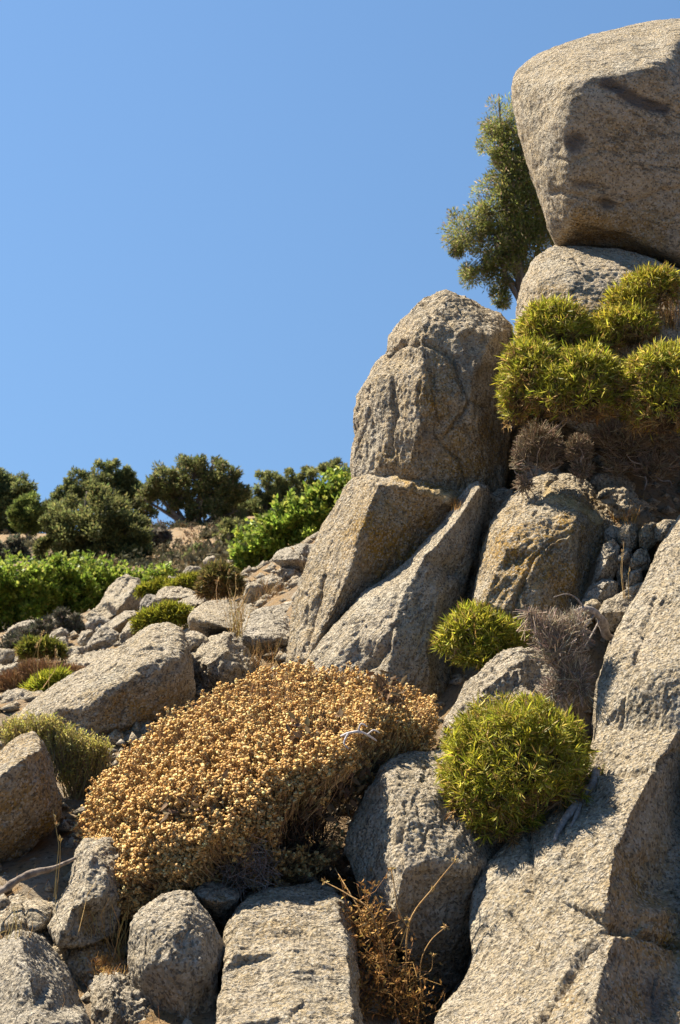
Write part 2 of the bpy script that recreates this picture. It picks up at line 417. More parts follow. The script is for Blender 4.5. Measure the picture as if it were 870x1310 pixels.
# ---- great rocks on the right
rock('huge pale granite slab sloping down the right edge to the bottom corner', name='rock_slab', cat='rock', vox=1.65, T=1.0, sm=3,
     out=[(915, 615, 5.95), (868, 662, 6.05), (845, 700, 5.9), (825, 745, 5.75), (800, 790, 5.6), (780, 825, 5.5), (766, 870, 5.4), (762, 930, 5.22),
          (757, 985, 5.08), (735, 1012, 5.04), (700, 1042, 5.0), (655, 1072, 5.0), (625, 1105, 4.98), (606, 1140, 4.95), (603, 1180, 4.9), (604, 1225, 4.82),
          (588, 1265, 4.75), (562, 1298, 4.65), (540, 1350, 4.55), (750, 1360, 4.17), (915, 1360, 4.55), (915, 930, 5.05)],
     inner=[(868, 935, 5.02), (842, 975, 4.9), (806, 1042, 4.68), (788, 1084, 4.58), (780, 1130, 4.5), (772, 1165, 4.46), (778, 1188, 4.50),
            (784, 1198, 4.42), (772, 1240, 4.36), (758, 1285, 4.28), (750, 1320, 4.22),
            (815, 870, 5.17), (905, 780, 5.35), (880, 850, 5.12), (862, 760, 5.52), (720, 1060, 4.8), (712, 1150, 4.64), (690, 1290, 4.44), (640, 1240, 4.66), (650, 1160, 4.8), (690, 1100, 4.78), (720, 1240, 4.46),
            (875, 1010, 5.12), (850, 1100, 4.88), (850, 1180, 4.75), (870, 1240, 4.7), (830, 1300, 4.5), (800, 1110, 4.68), (810, 1250, 4.48)],
     edges=[(0, 1), (1, 2), (2, 3), (3, 4), (4, 5), (7, 8), (8, 9), (9, 10)], streak=(-0.45, 1.0), ochre=0.2, amp=.9, pit=.7, recline=(.42, 1020, 1300),
     cracks=[([(760, 990), (813, 990), (845, 980), (862, 962)], 6, 11), ([(676, 1066), (680, 1110), (678, 1150)], 8, 9), ([(690, 940 + 130), (672, 1100), (640, 1120)], 5, 4), ([(735, 1010), (720, 1060), (725, 1100)], 4, 5), ([(840, 760), (812, 840), (790, 930)], 4, 5), ([(650, 1170), (690, 1215), (700, 1240)], 5, 6),
             ([(868, 1210), (815, 1192), (778, 1190), (745, 1225), (715, 1270), (690, 1310)], 8, 15), ([(745, 1090), (725, 1140), (700, 1180)], 4, 3),
             ([(862, 740), (835, 800), (800, 860)], 4, 3)],
     bumps=[(802, 1070, 16, 24, -12), (835, 1130, 28, 36, -10), (850, 1170, 40, 14, 8), (835, 1265, 30, 30, -8), (705, 1110, 18, 46, 8), (770, 1000, 40, 8, 5), (750, 960, 18, 18, 4), (735, 1130, 22, 30, 5), (640, 1150, 28, 30, 5), (840, 880, 30, 30, 6), (790, 930, 25, 25, -4)],
     stain_shades=[(840, 1200, 70, 40, 0.9), (820, 1130, 50, 60, 0.8), (730, 1290, 25, 60, 0.5), (825, 1290, 60, 50, .8)], darks=[(842, 1280, 16, 34, 0.8)])
rock('grey boulder with dark overhang between dry bush and right slab', vox=1.65, T=0.6, sm=3,
     out=[(468, 1013, 5.15), (487, 985, 5.2), (511, 968, 5.25), (545, 964, 5.28), (590, 955, 5.3), (640, 1000, 5.25), (650, 1090, 5.12), (625, 1150, 5.14),
          (618, 1230, 5.2), (600, 1290, 5.2), (545, 1310, 5.1), (530, 1245, 5.05), (515, 1212, 5.0), (491, 1185, 5.0), (471, 1158, 5.04), (456, 1127, 5.1), (444, 1090, 5.15), (449, 1060, 5.16)],
     inner=[(500, 1000, 5.0), (520, 1045, 4.88), (516, 1113, 4.82), (505, 1165, 4.84), (555, 1020, 4.98), (580, 1080, 4.86), (550, 1100, 4.83), (540, 1150, 4.93),
            (590, 1160, 5.0), (575, 1230, 5.06), (475, 1060, 5.03), (480, 1120, 4.98), (600, 1110, 4.88)], edges=[(1, 2), (2, 3), (2, 6), (6, 5), (5, 12)],
     streak=(0.2, 1), ochre=0.2, grey=0.05, recline=(.12, 970, 1100), cracks=[([(520, 1030), (512, 1080), (516, 1125)], 5, 6), ([(545, 985), (535, 1030), (545, 1090)], 5, 3), ([(575, 1125), (570, 1200)], 4, 3)],
     bumps=[(500, 985, 14, 14, 6), (590, 1120, 22, 26, 8), (545, 1010, 20, 20, 5), (495, 1080, 14, 40, 4), (570, 1050, 18, 22, -5), (545, 1190, 24, 30, 6)])
rock('blocky pale boulder with layered front at the bottom centre', vox=1.65, T=0.5, sm=2,
     out=[(292, 1180, 4.72), (304, 1160, 4.76), (316, 1145, 4.8), (345, 1138, 4.83), (378, 1136, 4.84), (428, 1145, 4.82), (449, 1156, 4.84), (453, 1195, 4.82), (457, 1242, 4.75),
          (464, 1312, 4.6), (466, 1350, 4.5), (278, 1350, 4.3), (281, 1308, 4.4), (284, 1242, 4.55), (288, 1210, 4.64)],
     inner=[(432, 1152, 4.72), (444, 1211, 4.56), (450, 1273, 4.42), (455, 1340, 4.24), (310, 1165, 4.66), (300, 1220, 4.5), (296, 1310, 4.27), (350, 1150, 4.7), (370, 1220, 4.5), (375, 1300, 4.3), (400, 1155, 4.71)],
     edges=[(0, 1), (1, 2), (2, 3)], streak=(1, -0.12), ochre=0.22, pit=1.3, recline=(.34, 1140, 1300),
     cracks=[([(300, 1200), (350, 1195), (430, 1202)], 3, 1.5), ([(330, 1165), (400, 1170), (436, 1178)], 3, 1.5)],
     bumps=[(330, 1285, 40, 20, 4), (390, 1235, 40, 18, 3)], stain_shades=[(360, 1190, 40, 20, .5), (430, 1250, 20, 40, .4)])
rock('small flat stone lying on top of blocky bottom boulder', T=0.15, D=4.95, amp=0.7,
     out=[(368, 1140), (380, 1132, .03), (402, 1129, .05), (426, 1136, .02), (434, 1150), (410, 1160, -.03), (380, 1155, -.03)], ochre=0.3, bulge=.2)
rock('upright oval grey boulder left of blocky bottom boulder', vox=1.65, T=0.42, sm=4,
     out=[(163, 1205, 4.5), (169, 1179, 4.52), (185, 1159, 4.54), (206, 1146, 4.56), (228, 1140, 4.57), (244, 1141, 4.56), (254, 1153, 4.52), (270, 1176, 4.5),
          (283, 1200, 4.5), (292, 1212, 4.52), (286, 1229, 4.46), (276, 1250, 4.42), (277, 1272, 4.4), (281, 1297, 4.4), (283, 1350, 4.36), (215, 1350, 4.36), (202, 1303, 4.42), (182, 1279, 4.45), (171, 1257, 4.47), (163, 1229, 4.49)],
     inner=[(190, 1190, 4.36), (235, 1168, 4.38), (256, 1205, 4.34), (264, 1240, 4.32), (215, 1230, 4.28), (188, 1235, 4.34), (235, 1290, 4.32), (250, 1335, 4.34)],
     edges=[(1, 2), (2, 3)], streak=(0.3, 1), ochre=0.15, grey=0.2, bumps=[(225, 1195, 10, 8, 4), (255, 1230, 8, 10, 3)], stain_shades=[(240, 1290, 30, 25, .5)])
rock('wedge stone with lit flat top between oval and blocky boulders', T=0.3, D=4.78, amp=.8,
     out=[(246, 1139, .02), (264, 1128, .06), (283, 1132, .08), (302, 1136, .06), (308, 1146, .02), (302, 1168, .05), (292, 1190, .08), (272, 1178, .05), (254, 1154, .03)],
     inner=[(262, 1150, -.1), (285, 1154, -.11), (303, 1149, -.06), (278, 1168, -.04)], edges=[(0, 1), (1, 2)], grey=0.4, stain_shades=[(283, 1151, 14, 5, .9)])
rock('dark faced rock with sunlit left flank in bottom left corner', vox=1.65, T=0.5, sm=3,
     out=[(-30, 1215, 4.45), (-5, 1207, 4.42), (10, 1197, 4.4), (23, 1191, 4.4), (42, 1193, 4.5), (57, 1201, 4.58), (71, 1220, 4.6), (86, 1241, 4.6), (99, 1259, 4.6), (115, 1283, 4.58), (127, 1306, 4.56), (140, 1350, 4.5), (-30, 1350, 4.0)],
     inner=[(25, 1222, 4.2), (38, 1250, 4.1), (46, 1282, 4.05), (28, 1205, 4.3), (0, 1240, 4.24), (10, 1300, 4.05), (70, 1250, 4.36), (88, 1288, 4.33), (60, 1292, 4.02), (95, 1312, 4.02), (110, 1345, 4.0), (30, 1310, 3.95)],
     edges=[(0, 1), (1, 2), (3, 0), (2, 8), (8, 9), (9, 10)], streak=(0.5, 1), ochre=0.05, grey=0.4, cracks=[([(44, 1272), (70, 1280)], 3, 2)])
rock('pale upright rock tucked under left end of dry bush', vox=1.65, T=0.4, sm=4,
     out=[(98, 1086, 4.98), (108, 1072, 5.0), (142, 1074, 5.0), (160, 1110, 4.95), (158, 1150, 4.92), (150, 1195, 4.86), (120, 1208, 4.76), (95, 1214, 4.72), (74, 1212, 4.72), (60, 1186, 4.8), (74, 1154, 4.9), (88, 1134, 4.96), (95, 1108, 4.98)],
     inner=[(116, 1092, 4.84), (108, 1130, 4.78), (92, 1160, 4.72), (82, 1190, 4.66), (138, 1110, 4.85), (130, 1146, 4.77), (104, 1156, 4.71), (122, 1180, 4.82)],
     ochre=0.1, amp=1.0, streak=(-.3, 1), recline=(.12, 1080, 1210), bumps=[(122, 1180, 18, 18, -10), (100, 1140, 14, 10, 4)], cracks=[([(92, 1150), (100, 1180), (94, 1205)], 4, 5)], stain_shades=[(122, 1182, 20, 20, .8)])  # ochre spot and dent stand in for the shaded hollow
rock('low pale boulder at far lower left under the fallen branch', vox=1.65, T=0.35, sm=4, D=4.92,
     out=[(-20, 1164), (0, 1152, .04), (20, 1144, .06), (48, 1150, .05), (70, 1158, .02), (72, 1184, -.02), (60, 1206, -.06), (20, 1210, -.08), (-20, 1206, -.08)],
     inner=[(15, 1160, -.1), (45, 1165, -.12), (55, 1182, -.16), (15, 1182, -.2), (35, 1192, -.2)], ochre=.15, streak=(1, .1), cracks=[([(30, 1152), (36, 1180), (28, 1205)], 4, 7)])
rock('ochre stone in the shaded hollow under the dry bush', T=0.25, D=5.02, out=[(92, 1160), (105, 1148, .02), (140, 1145, .02), (152, 1165), (146, 1200, -.02), (118, 1210, -.04), (92, 1200, -.02)],
     ochre=0.9, amp=.7, bulge=.08)
rock('crumbly brownish rock behind the bottom left corner rock', T=0.3, sm=2, amp=1.6, D=4.62,
     out=[(70, 1212, .08), (94, 1205, .12), (115, 1202, .15), (137, 1209, .14), (152, 1220, .12), (165, 1242, .04), (130, 1262, -.06), (105, 1262, -.04), (88, 1240)],
     inner=[(105, 1220, 0), (135, 1230, 0), (115, 1245, -.08)], stain_shades=[(130, 1230, 40, 20, .8)], ochre=.45)
rock('rough grey broken rock beside base of oval boulder', T=0.3, sm=2, amp=1.9, D=4.38, pit=1.6,
     out=[(118, 1262, .06), (130, 1248, .1), (145, 1242, .12), (163, 1250, .12), (190, 1275, .08), (215, 1300, .04), (240, 1350, 0), (128, 1350, -.08), (122, 1295)],
     inner=[(140, 1260, -.02), (160, 1275, 0), (145, 1295, -.1), (170, 1310, -.06)], grey=0.35)
rock('ochre fronted boulder at left edge with bright top', vox=1.65, T=0.6, sm=4,
     out=[(-25, 980, 5.5), (0, 965, 5.5), (22, 947, 5.5), (41, 938, 5.5), (53, 947, 5.45), (62, 970, 5.42), (69, 996, 5.42), (79, 1026, 5.44), (80, 1044, 5.44), (64, 1060, 5.4), (41, 1083, 5.38), (15, 1106, 5.36), (-25, 1122, 5.34)],
     inner=[(50, 960, 5.28), (28, 972, 5.16), (-5, 995, 5.08), (45, 1010, 5.2), (20, 1050, 5.16), (60, 1035, 5.3), (-15, 1080, 5.12)], edges=[(0, 1), (1, 2)],
     ochre=0.5, stain_shades=[(30, 1045, 70, 70, 1.1)], streak=(1, -.3))
rock('large smooth boulder with sunlit slanting back left of dry bush', vox=1.65, T=0.9, sm=30, cat='boulder', name='boulder',
     out=[(10, 925, 7.15), (37, 907, 7.2), (75, 877, 7.3), (112, 853, 7.35), (155, 826, 7.4), (191, 801, 7.45), (212, 797, 7.45), (230, 804, 7.4), (240, 823, 7.35), (245, 850, 7.3), (250, 885, 7.25),
          (240, 915, 7.2), (200, 960, 7.1), (165, 985, 7.05), (110, 990, 7.0), (40, 960, 7.05)],
     inner=[(70, 904, 6.95), (92, 908, 6.86), (118, 902, 6.84), (142, 884, 6.88), (165, 870, 6.92), (205, 846, 7.04), (232, 834, 7.16), (185, 826, 7.18), (155, 848, 7.04), (125, 868, 7.0), (95, 890, 6.98), (150, 925, 6.9), (210, 890, 7.0), (100, 950, 6.9), (235, 870, 7.14)],
     edges=[(0, 1), (1, 2), (2, 3), (3, 4), (4, 5), (5, 6)], streak=(1, -.6), ochre=.2, cracks=[([(160, 880), (158, 915), (150, 935)], 3.5, 4)],
     bumps=[(95, 925, 12, 14, -6), (155, 908, 12, 14, -5), (190, 868, 34, 24, 9), (125, 892, 30, 16, 6), (225, 850, 16, 22, 6), (150, 860, 24, 12, -4)], stain_shades=[(185, 915, 75, 55, .9)])
rock('low dark stone at left edge below the dry orange bush', T=0.4, D=7.9, out=[(-10, 915), (2, 903), (14, 887), (27, 883), (40, 887), (56, 886), (60, 900), (40, 925, -.05), (-10, 930, -.05)], grey=.3, amp=1.3)
rock('pointed cracked boulder just behind the dry bush top', T=0.5, sm=2, D=7.75,
     out=[(244, 841, .05), (265, 825, .1), (287, 812, .15), (297, 814, .15), (312, 831, .1), (328, 848, .06), (326, 875), (300, 895, -.05), (255, 890, -.05), (246, 862)],
     inner=[(289, 818, 0.02), (283, 837, -.15), (300, 850, -.15), (260, 848, -.16), (272, 868, -.2), (310, 855, -.1)], edges=[(0, 1), (1, 2)], amp=1.5, grey=.15, cracks=[([(290, 838), (312, 850)], 4, 4)])
rock('broad flat topped pale rock with dark ledge on mid slope', T=0.7, sm=3, D=9.1, amp=.8,
     out=[(240, 792, -.05), (247, 781, .1), (265, 772, .35), (291, 769, .5), (314, 773, .45), (338, 783, .3), (330, 806, 0), (300, 815, 0), (287, 812, 0), (265, 817, 0), (243, 806, 0)],
     inner=[(245, 791, -.2), (269, 797, -.28), (288, 803, -.28), (306, 805, -.2), (290, 785, 0), (320, 792, 0)], edges=[(0, 1), (1, 2), (2, 3)], grey=.1, streak=(1, .2), ochre=.2)
rock('rough grey topped rock with shaded underside against the pillar foot', T=0.6, sm=3, D=8.35, amp=1.2,
     out=[(308, 806, -.05), (315, 792, .1), (325, 785, .25), (347, 779, .4), (378, 772, .5), (378, 835, 0), (347, 852, -.05), (325, 852, -.05), (308, 824, -.1)],
     inner=[(312, 815, -.22), (332, 816, -.32), (352, 818, -.34), (372, 822, -.25), (340, 797, -.02), (362, 795, 0.05)], edges=[(0, 1), (1, 2), (2, 3)], grey=.5, streak=(1, -.3), ochre=.02)
rock('small shaded stone in front of the flat topped rock', T=0.25, D=8.7, out=[(235, 811), (250, 806, .05), (263, 813, .04), (267, 822), (255, 834), (243, 842)], bulge=.25)
rock('thin flat stone between the pointed boulder and flat topped rock', T=0.2, D=8.75, out=[(263, 822), (270, 815, .04), (284, 811, .06), (290, 815, .04), (280, 822), (268, 828)], bulge=.2)

# ---- tower of boulders
rock('massive overhanging boulder crowning the stack at upper right', T=1.7, vox=2.4, sm=60, cat='boulder', name='boulder',
     out=[(653, 107, 7.55), (660, 90, 7.6), (697, 66, 7.7), (727, 54, 7.75), (778, 39, 7.8), (826, 28, 7.85), (870, 23, 7.85), (940, 25, 7.85), (960, 200, 7.6), (945, 380, 7.9), (870, 356, 7.85), (837, 342, 7.85),
          (807, 331, 7.8), (771, 324, 7.7), (714, 320, 7.5), (703, 294, 7.4), (690, 254, 7.4), (675, 213, 7.45), (664, 169, 7.5), (655, 129, 7.53)],
     inner=[(690, 108, 7.32), (740, 74, 7.34), (800, 58, 7.36), (870, 46, 7.36), (722, 110, 7.12), (760, 96, 7.04), (800, 95, 7.02), (850, 82, 7.06),
            (688, 165, 7.28), (700, 215, 7.26), (711, 260, 7.27), (724, 296, 7.3), (722, 160, 7.05), (726, 215, 7.08), (736, 270, 7.17), (800, 140, 7.05), (800, 210, 7.13), (805, 265, 7.22), (800, 305, 7.31), (860, 325, 7.32), (880, 220, 7.16), (880, 130, 7.1), (870, 285, 7.24)],
     streak=(1, .3), ochre=.3, amp=.72, pit=.3, push=.2, cracks=[([(705, 245), (790, 262), (870, 240)], 5, 4)],
     bumps=[(788, 110, 12, 7, -7), (812, 125, 18, 8, -7), (838, 137, 16, 8, -6), (735, 180, 16, 14, -5), (777, 260, 9, 8, -8), (745, 236, 14, 6, -5), (790, 306, 16, 6, -8), (725, 110, 20, 12, 5)],
     darks=[([(774, 104), (792, 113), (815, 128), (850, 140)], 8, 1.1), (735, 181, 16, 15, 1.1), (777, 261, 9, 10, .9), (745, 235, 15, 6, .7)], stain_shades=[(790, 290, 110, 40, .8), (800, 190, 70, 50, .4)])
rock('rounded boulder under the crowning boulder behind the spiny bushes', T=1.4, sm=10, cat='boulder', name='boulder',
     out=[(655, 500, 7.4), (660, 416, 7.4), (662, 386, 7.45), (671, 357, 7.5), (686, 328, 7.6), (708, 316, 7.7), (734, 313, 7.75), (785, 319, 7.75), (830, 330, 7.7), (870, 344, 7.65), (935, 360, 7.6), (935, 560, 7.3), (760, 560, 7.3)],
     inner=[(690, 362, 7.22), (730, 345, 7.25), (780, 345, 7.3), (840, 362, 7.2), (900, 380, 7.2), (685, 420, 7.1), (740, 400, 7.02), (820, 420, 7.02), (760, 480, 7.0), (890, 470, 7.0)],
     edges=[(0, 1), (1, 2), (2, 3), (3, 4)], push=-.18, ochre=.3, stain_shades=[(720, 395, 60, 35, .8)], cracks=[([(735, 330), (745, 350)], 3, 3)], amp=.8)
rock('tall upper block of the rock pillar with bulging head', vox=1.65, T=0.9, sm=3, cat='rock',
     out=[(452, 618, 7.4), (451, 591, 7.42), (455, 554, 7.45), (459, 508, 7.48), (468, 487, 7.5), (480, 467, 7.5), (497, 450, 7.5), (500, 430, 7.52), (513, 409, 7.55), (541, 385, 7.6), (570, 371, 7.62), (591, 379, 7.62), (616, 391, 7.6), (640, 401, 7.58),
          (655, 418, 7.55), (657, 438, 7.52), (650, 463, 7.5), (649, 504, 7.48), (651, 554, 7.45), (650, 583, 7.42), (642, 645, 7.3), (600, 650, 7.2), (560, 640, 7.15), (505, 635, 7.2)],
     inner=[(566, 390, 7.4), (548, 415, 7.28), (538, 436, 7.2), (520, 440, 7.3), (556, 445, 7.2), (583, 459, 7.16), (541, 470, 7.12), (537, 505, 7.06), (536, 545, 7.04), (524, 592, 7.06), (490, 480, 7.3), (485, 540, 7.24), (480, 595, 7.22),
            (600, 420, 7.25), (630, 430, 7.32), (605, 480, 7.14), (603, 513, 7.1), (570, 500, 7.1), (565, 560, 7.1), (610, 560, 7.14), (630, 500, 7.26), (620, 610, 7.2), (570, 610, 7.12)],
     edges=[(0, 1), (1, 2), (6, 7), (7, 8), (8, 9)], streak=(.15, 1), ochre=.36,
     cracks=[([(470, 500), (480, 560), (476, 600)], 4, 5), ([(500, 470), (508, 530), (500, 585)], 4, 5), ([(560, 560), (590, 590), (600, 630)], 4, 6), ([(497, 452), (520, 440), (540, 436), (556, 444), (583, 462)], 6, 9), ([(583, 462), (590, 490), (603, 513), (590, 535), (572, 558)], 5, 7), ([(603, 513), (640, 530)], 4, 4), ([(541, 470), (535, 520), (548, 560)], 4, 3), ([(540, 390), (552, 405), (545, 425)], 4, 4)],
     bumps=[(600, 430, 10, 7, -8), (618, 465, 22, 16, 6), (600, 440, 14, 8, -5), (470, 520, 18, 40, 3), (525, 410, 18, 14, 4), (545, 580, 25, 14, -4)],
     stain_shades=[(560, 500, 34, 50, 1.0), (540, 590, 70, 28, .9), (600, 580, 60, 60, .9), (590, 420, 50, 30, .4)], darks=[(603, 475, 26, 18, .35), (548, 565, 16, 20, .35)])
rock('lower block of the rock pillar with ochre underside', vox=1.65, T=0.9, sm=3,
     out=[(452, 612, 7.3), (430, 649, 7.3), (414, 673, 7.3), (397, 710, 7.28), (381, 752, 7.25), (372, 797, 7.2), (366, 850, 7.1), (385, 870, 7.0), (410, 862, 7.0), (440, 815, 7.05), (490, 765, 7.1), (530, 725, 7.12), (575, 690, 7.15), (600, 660, 7.2), (598, 625, 7.2), (560, 606, 7.25), (505, 602, 7.25), (475, 606, 7.25)],
     inner=[(484, 618, 6.98), (471, 649, 6.92), (459, 690, 6.88), (453, 718, 6.86), (437, 755, 6.84), (412, 806, 6.82), (395, 840, 6.8), (535, 628, 6.96), (575, 640, 7.0), (520, 670, 7.0), (490, 720, 6.98), (450, 770, 6.93), (430, 700, 7.02), (405, 760, 7.0), (385, 810, 6.98)],
     edges=[(0, 1), (1, 2), (2, 3), (3, 4), (4, 5), (5, 6), (0, 7), (7, 8)], streak=(-.35, 1), ochre=.42, amp=.9,
     cracks=[([(414, 735), (407, 765), (400, 792), (392, 836)], 5, 10), ([(455, 612), (500, 611), (530, 622), (570, 630)], 5, 5)],
     bumps=[(505, 616, 8, 5, 7), (525, 626, 7, 5, 8), (572, 640, 8, 6, 8), (540, 630, 10, 6, 7), (560, 632, 8, 6, 7), (515, 622, 10, 6, 5), (480, 612, 14, 6, 4)], stain_shades=[(505, 690, 75, 70, 1.15), (540, 625, 60, 16, 1.0), (420, 760, 20, 60, .4)], pales=[([(505, 614), (530, 622), (555, 632), (585, 640)], 5, .45)])
rock('long leaning slab propped against the pillar above dry bush', vox=1.65, T=0.6, sm=3, name='rock_slab',
     out=[(380, 862, 6.7), (400, 835, 6.74), (434, 796, 6.8), (463, 757, 6.86), (500, 733, 6.88), (525, 714, 6.9), (558, 677, 6.94), (583, 645, 6.98), (599, 620, 7.0), (612, 614, 7.02), (626, 624, 7.0), (625, 642, 6.98), (617, 673, 6.94), (609, 706, 6.9), (597, 740, 6.86), (589, 770, 6.82), (582, 800, 6.8), (576, 830, 6.76), (582, 897, 6.6), (550, 925, 6.5), (400, 905, 6.4)],
     inner=[(611, 625, 6.84), (592, 655, 6.76), (562, 692, 6.68), (541, 714, 6.62), (520, 750, 6.54), (505, 789, 6.46), (500, 828, 6.4), (490, 880, 6.3), (480, 765, 6.68), (450, 800, 6.6), (430, 845, 6.48), (590, 700, 6.74), (560, 760, 6.58), (545, 830, 6.46), (550, 880, 6.42), (468, 850, 6.46)],
     edges=[(0, 1), (1, 2), (2, 3), (3, 4), (4, 5), (5, 6), (6, 7)], streak=(-.6, 1), ochre=.14, grey=.05, amp=.9,
     cracks=[([(500, 800), (497, 830), (480, 848), (462, 860)], 6, 10), ([(508, 750), (500, 790)], 5, 5), ([(440, 800), (468, 795)], 3, 3)],
     bumps=[(483, 820, 20, 14, 7), (452, 825, 16, 12, 3)])
rock('narrow rubble strip wedged in gap right of leaning slab', T=0.4, D=7.05, amp=1.4, sm=2,
     out=[(618, 650, .05), (638, 626, .1), (658, 626, .1), (652, 645, .05), (634, 675, 0), (622, 705, -.02), (612, 745, -.04), (604, 790, -.1), (575, 800, -.1), (583, 755, -.05), (598, 715, 0), (610, 690, 0)], bulge=.12, ochre=.2, grey=.2)
rock('big ochre faced block with bright slanted top right of pillar', vox=1.65, T=0.8, sm=3,
     out=[(601, 785, 6.55), (608, 743, 6.65), (616, 705, 6.72), (631, 667, 6.8), (650, 641, 6.86), (677, 617, 6.92), (699, 606, 6.95), (730, 607, 6.95), (752, 617, 6.92), (768, 640, 6.88), (783, 655, 6.85), (794, 673, 6.8), (785, 692, 6.76), (768, 705, 6.72), (755, 747, 6.62), (748, 775, 6.55), (735, 815, 6.45), (673, 830, 6.35), (640, 820, 6.38)],
     inner=[(707, 634, 6.66), (668, 668, 6.55), (648, 703, 6.46), (632, 735, 6.4), (618, 768, 6.36), (735, 625, 6.76), (740, 648, 6.6), (770, 668, 6.66), (730, 682, 6.46), (690, 703, 6.42), (674, 739, 6.36), (655, 785, 6.28), (700, 740, 6.38), (690, 790, 6.28), (660, 715, 6.47), (735, 740, 6.46), (680, 640, 6.72)],
     edges=[(0, 1), (1, 2), (2, 3), (3, 4), (0, 6), (6, 7), (8, 9), (9, 10), (10, 11)], streak=(-.5, 1), ochre=.3,
     cracks=[([(735, 680), (700, 695), (684, 712), (672, 742), (652, 790)], 5, 8)], bumps=[(720, 645, 20, 8, -3)],
     stain_shades=[(690, 720, 85, 80, 1.2), (740, 660, 45, 35, 1.0)], pales=[([(700, 632), (725, 640), (750, 652), (768, 668)], 5, .55), ([(700, 620), (706, 640)], 4, .6)])
rock('small lit knob on top of the ochre faced block', T=0.25, D=7.1, out=[(671, 615), (680, 596, .05), (699, 592, .06), (712, 602, .04), (720, 612), (700, 625), (680, 625)], bulge=.25)
SG = 'rubble stones between ochre block and right slab'
rock('dark rounded stone at back of rubble under the brush', T=0.3, D=7.0, out=[(756, 620), (764, 610), (778, 606), (798, 608), (812, 622), (808, 640), (765, 640)], group=SG)
rock('crusty round stone in the rubble with orange grass at its foot', T=0.3, D=6.75, out=[(764, 630), (773, 622), (788, 618), (808, 627), (822, 642), (828, 655), (820, 668), (800, 672), (782, 655)], group=SG, amp=1.9, sm=2, ochre=.3)
for lab, pts, dd, oc, gy in [
        ('small dark nub stone touching right end of ochre block', [(774, 680), (782, 673), (793, 676), (794, 690), (785, 696), (774, 692)], 6.6, .2, .2),
        ('upright yellowish stone topping the rubble beside orange grass', [(791, 680), (800, 669), (812, 670), (816, 685), (812, 700), (800, 704), (792, 696)], 6.5, .4, 0),
        ('yellow sided block stone at the right of the rubble top', [(815, 684), (824, 672), (837, 670), (838, 695), (830, 706), (817, 700)], 6.48, .6, 0),
        ('flat stone against the big right slab top edge', [(836, 676), (850, 667), (866, 668), (868, 682), (852, 692), (838, 692)], 6.5, .2, 0),
        ('tall narrow shaded stone leaning beside ochre block', [(757, 750), (762, 715), (772, 696), (785, 691), (793, 700), (792, 722), (782, 745), (768, 762)], 6.48, .15, .3),
        ('round lichen crusted stone near right slab edge', [(808, 714), (815, 703), (826, 701), (833, 712), (829, 728), (818, 732), (809, 726)], 6.35, .35, 0),
        ('lumpy grey stone low in the rubble beside right slab', [(803, 742), (809, 730), (820, 728), (822, 745), (815, 760), (804, 756)], 6.25, .2, .3),
        ('dark slab stone deep in the middle of the rubble', [(790, 720), (796, 700), (810, 700), (812, 730), (806, 760), (790, 760)], 6.5, .1, .4),
        ('dark blue grey stone at foot of the leaning narrow stone', [(746, 770), (756, 748), (770, 740), (788, 746), (790, 768), (770, 782), (750, 782)], 6.4, .05, .7),
        ('long sunlit stone at bottom of rubble above the dead branch', [(762, 790), (775, 772), (798, 756), (820, 748), (836, 745), (830, 770), (812, 795), (785, 806), (766, 802)], 6.2, .15, .1),
        ('small brown stone peeping behind the dead grey shrub', [(744, 782), (748, 769), (760, 766), (770, 775), (766, 790), (750, 794)], 6.3, .3, 0)]:
    rock(lab, pts, D=dd, T=0.28, ochre=oc, grey=gy, group=SG, amp=.8, sm=1, vox=1.0, bulge=.3)
rock('knobbly grooved rock under the little green bush', vox=1.65, T=0.6, sm=2, amp=1.5,
     out=[(560, 985, 5.7), (567, 955, 5.75), (569, 926, 5.8), (580, 906, 5.85), (597, 876, 5.92), (619, 857, 5.97), (641, 840, 6.0), (666, 828, 6.05), (690, 832, 6.05), (725, 870, 5.95), (720, 950, 5.7), (660, 1000, 5.5), (600, 1010, 5.5)],
     inner=[(600, 900, 5.66), (625, 872, 5.75), (660, 850, 5.8), (585, 940, 5.55), (640, 900, 5.7), (680, 890, 5.7), (640, 950, 5.5)], edges=[(0, 1), (1, 2), (0, 3)],
     cracks=[([(606, 878), (640, 862), (665, 850)], 4, 6), ([(575, 940), (590, 905), (612, 885)], 4, 6), ([(590, 950), (596, 915)], 4, 5)], streak=(-.5, 1), ochre=.15, grey=.15)
rock('pale smooth stone peeping above the round green bush', T=0.2, D=5.62, out=[(655, 905), (662, 890), (676, 884), (692, 890), (696, 905), (675, 912)], ochre=.1)
rock('brown rock face behind the dead brush right of the pillar', T=0.8, sm=3, D=7.8,
     out=[(640, 640, -.1), (646, 590, 0), (654, 545, .1), (670, 520, .2), (760, 510, .3), (930, 520, .3), (930, 650, 0), (830, 660, 0), (690, 660, -.1)],
     inner=[(665, 600, -.15), (740, 590, 0), (850, 600, 0)], ochre=.3)

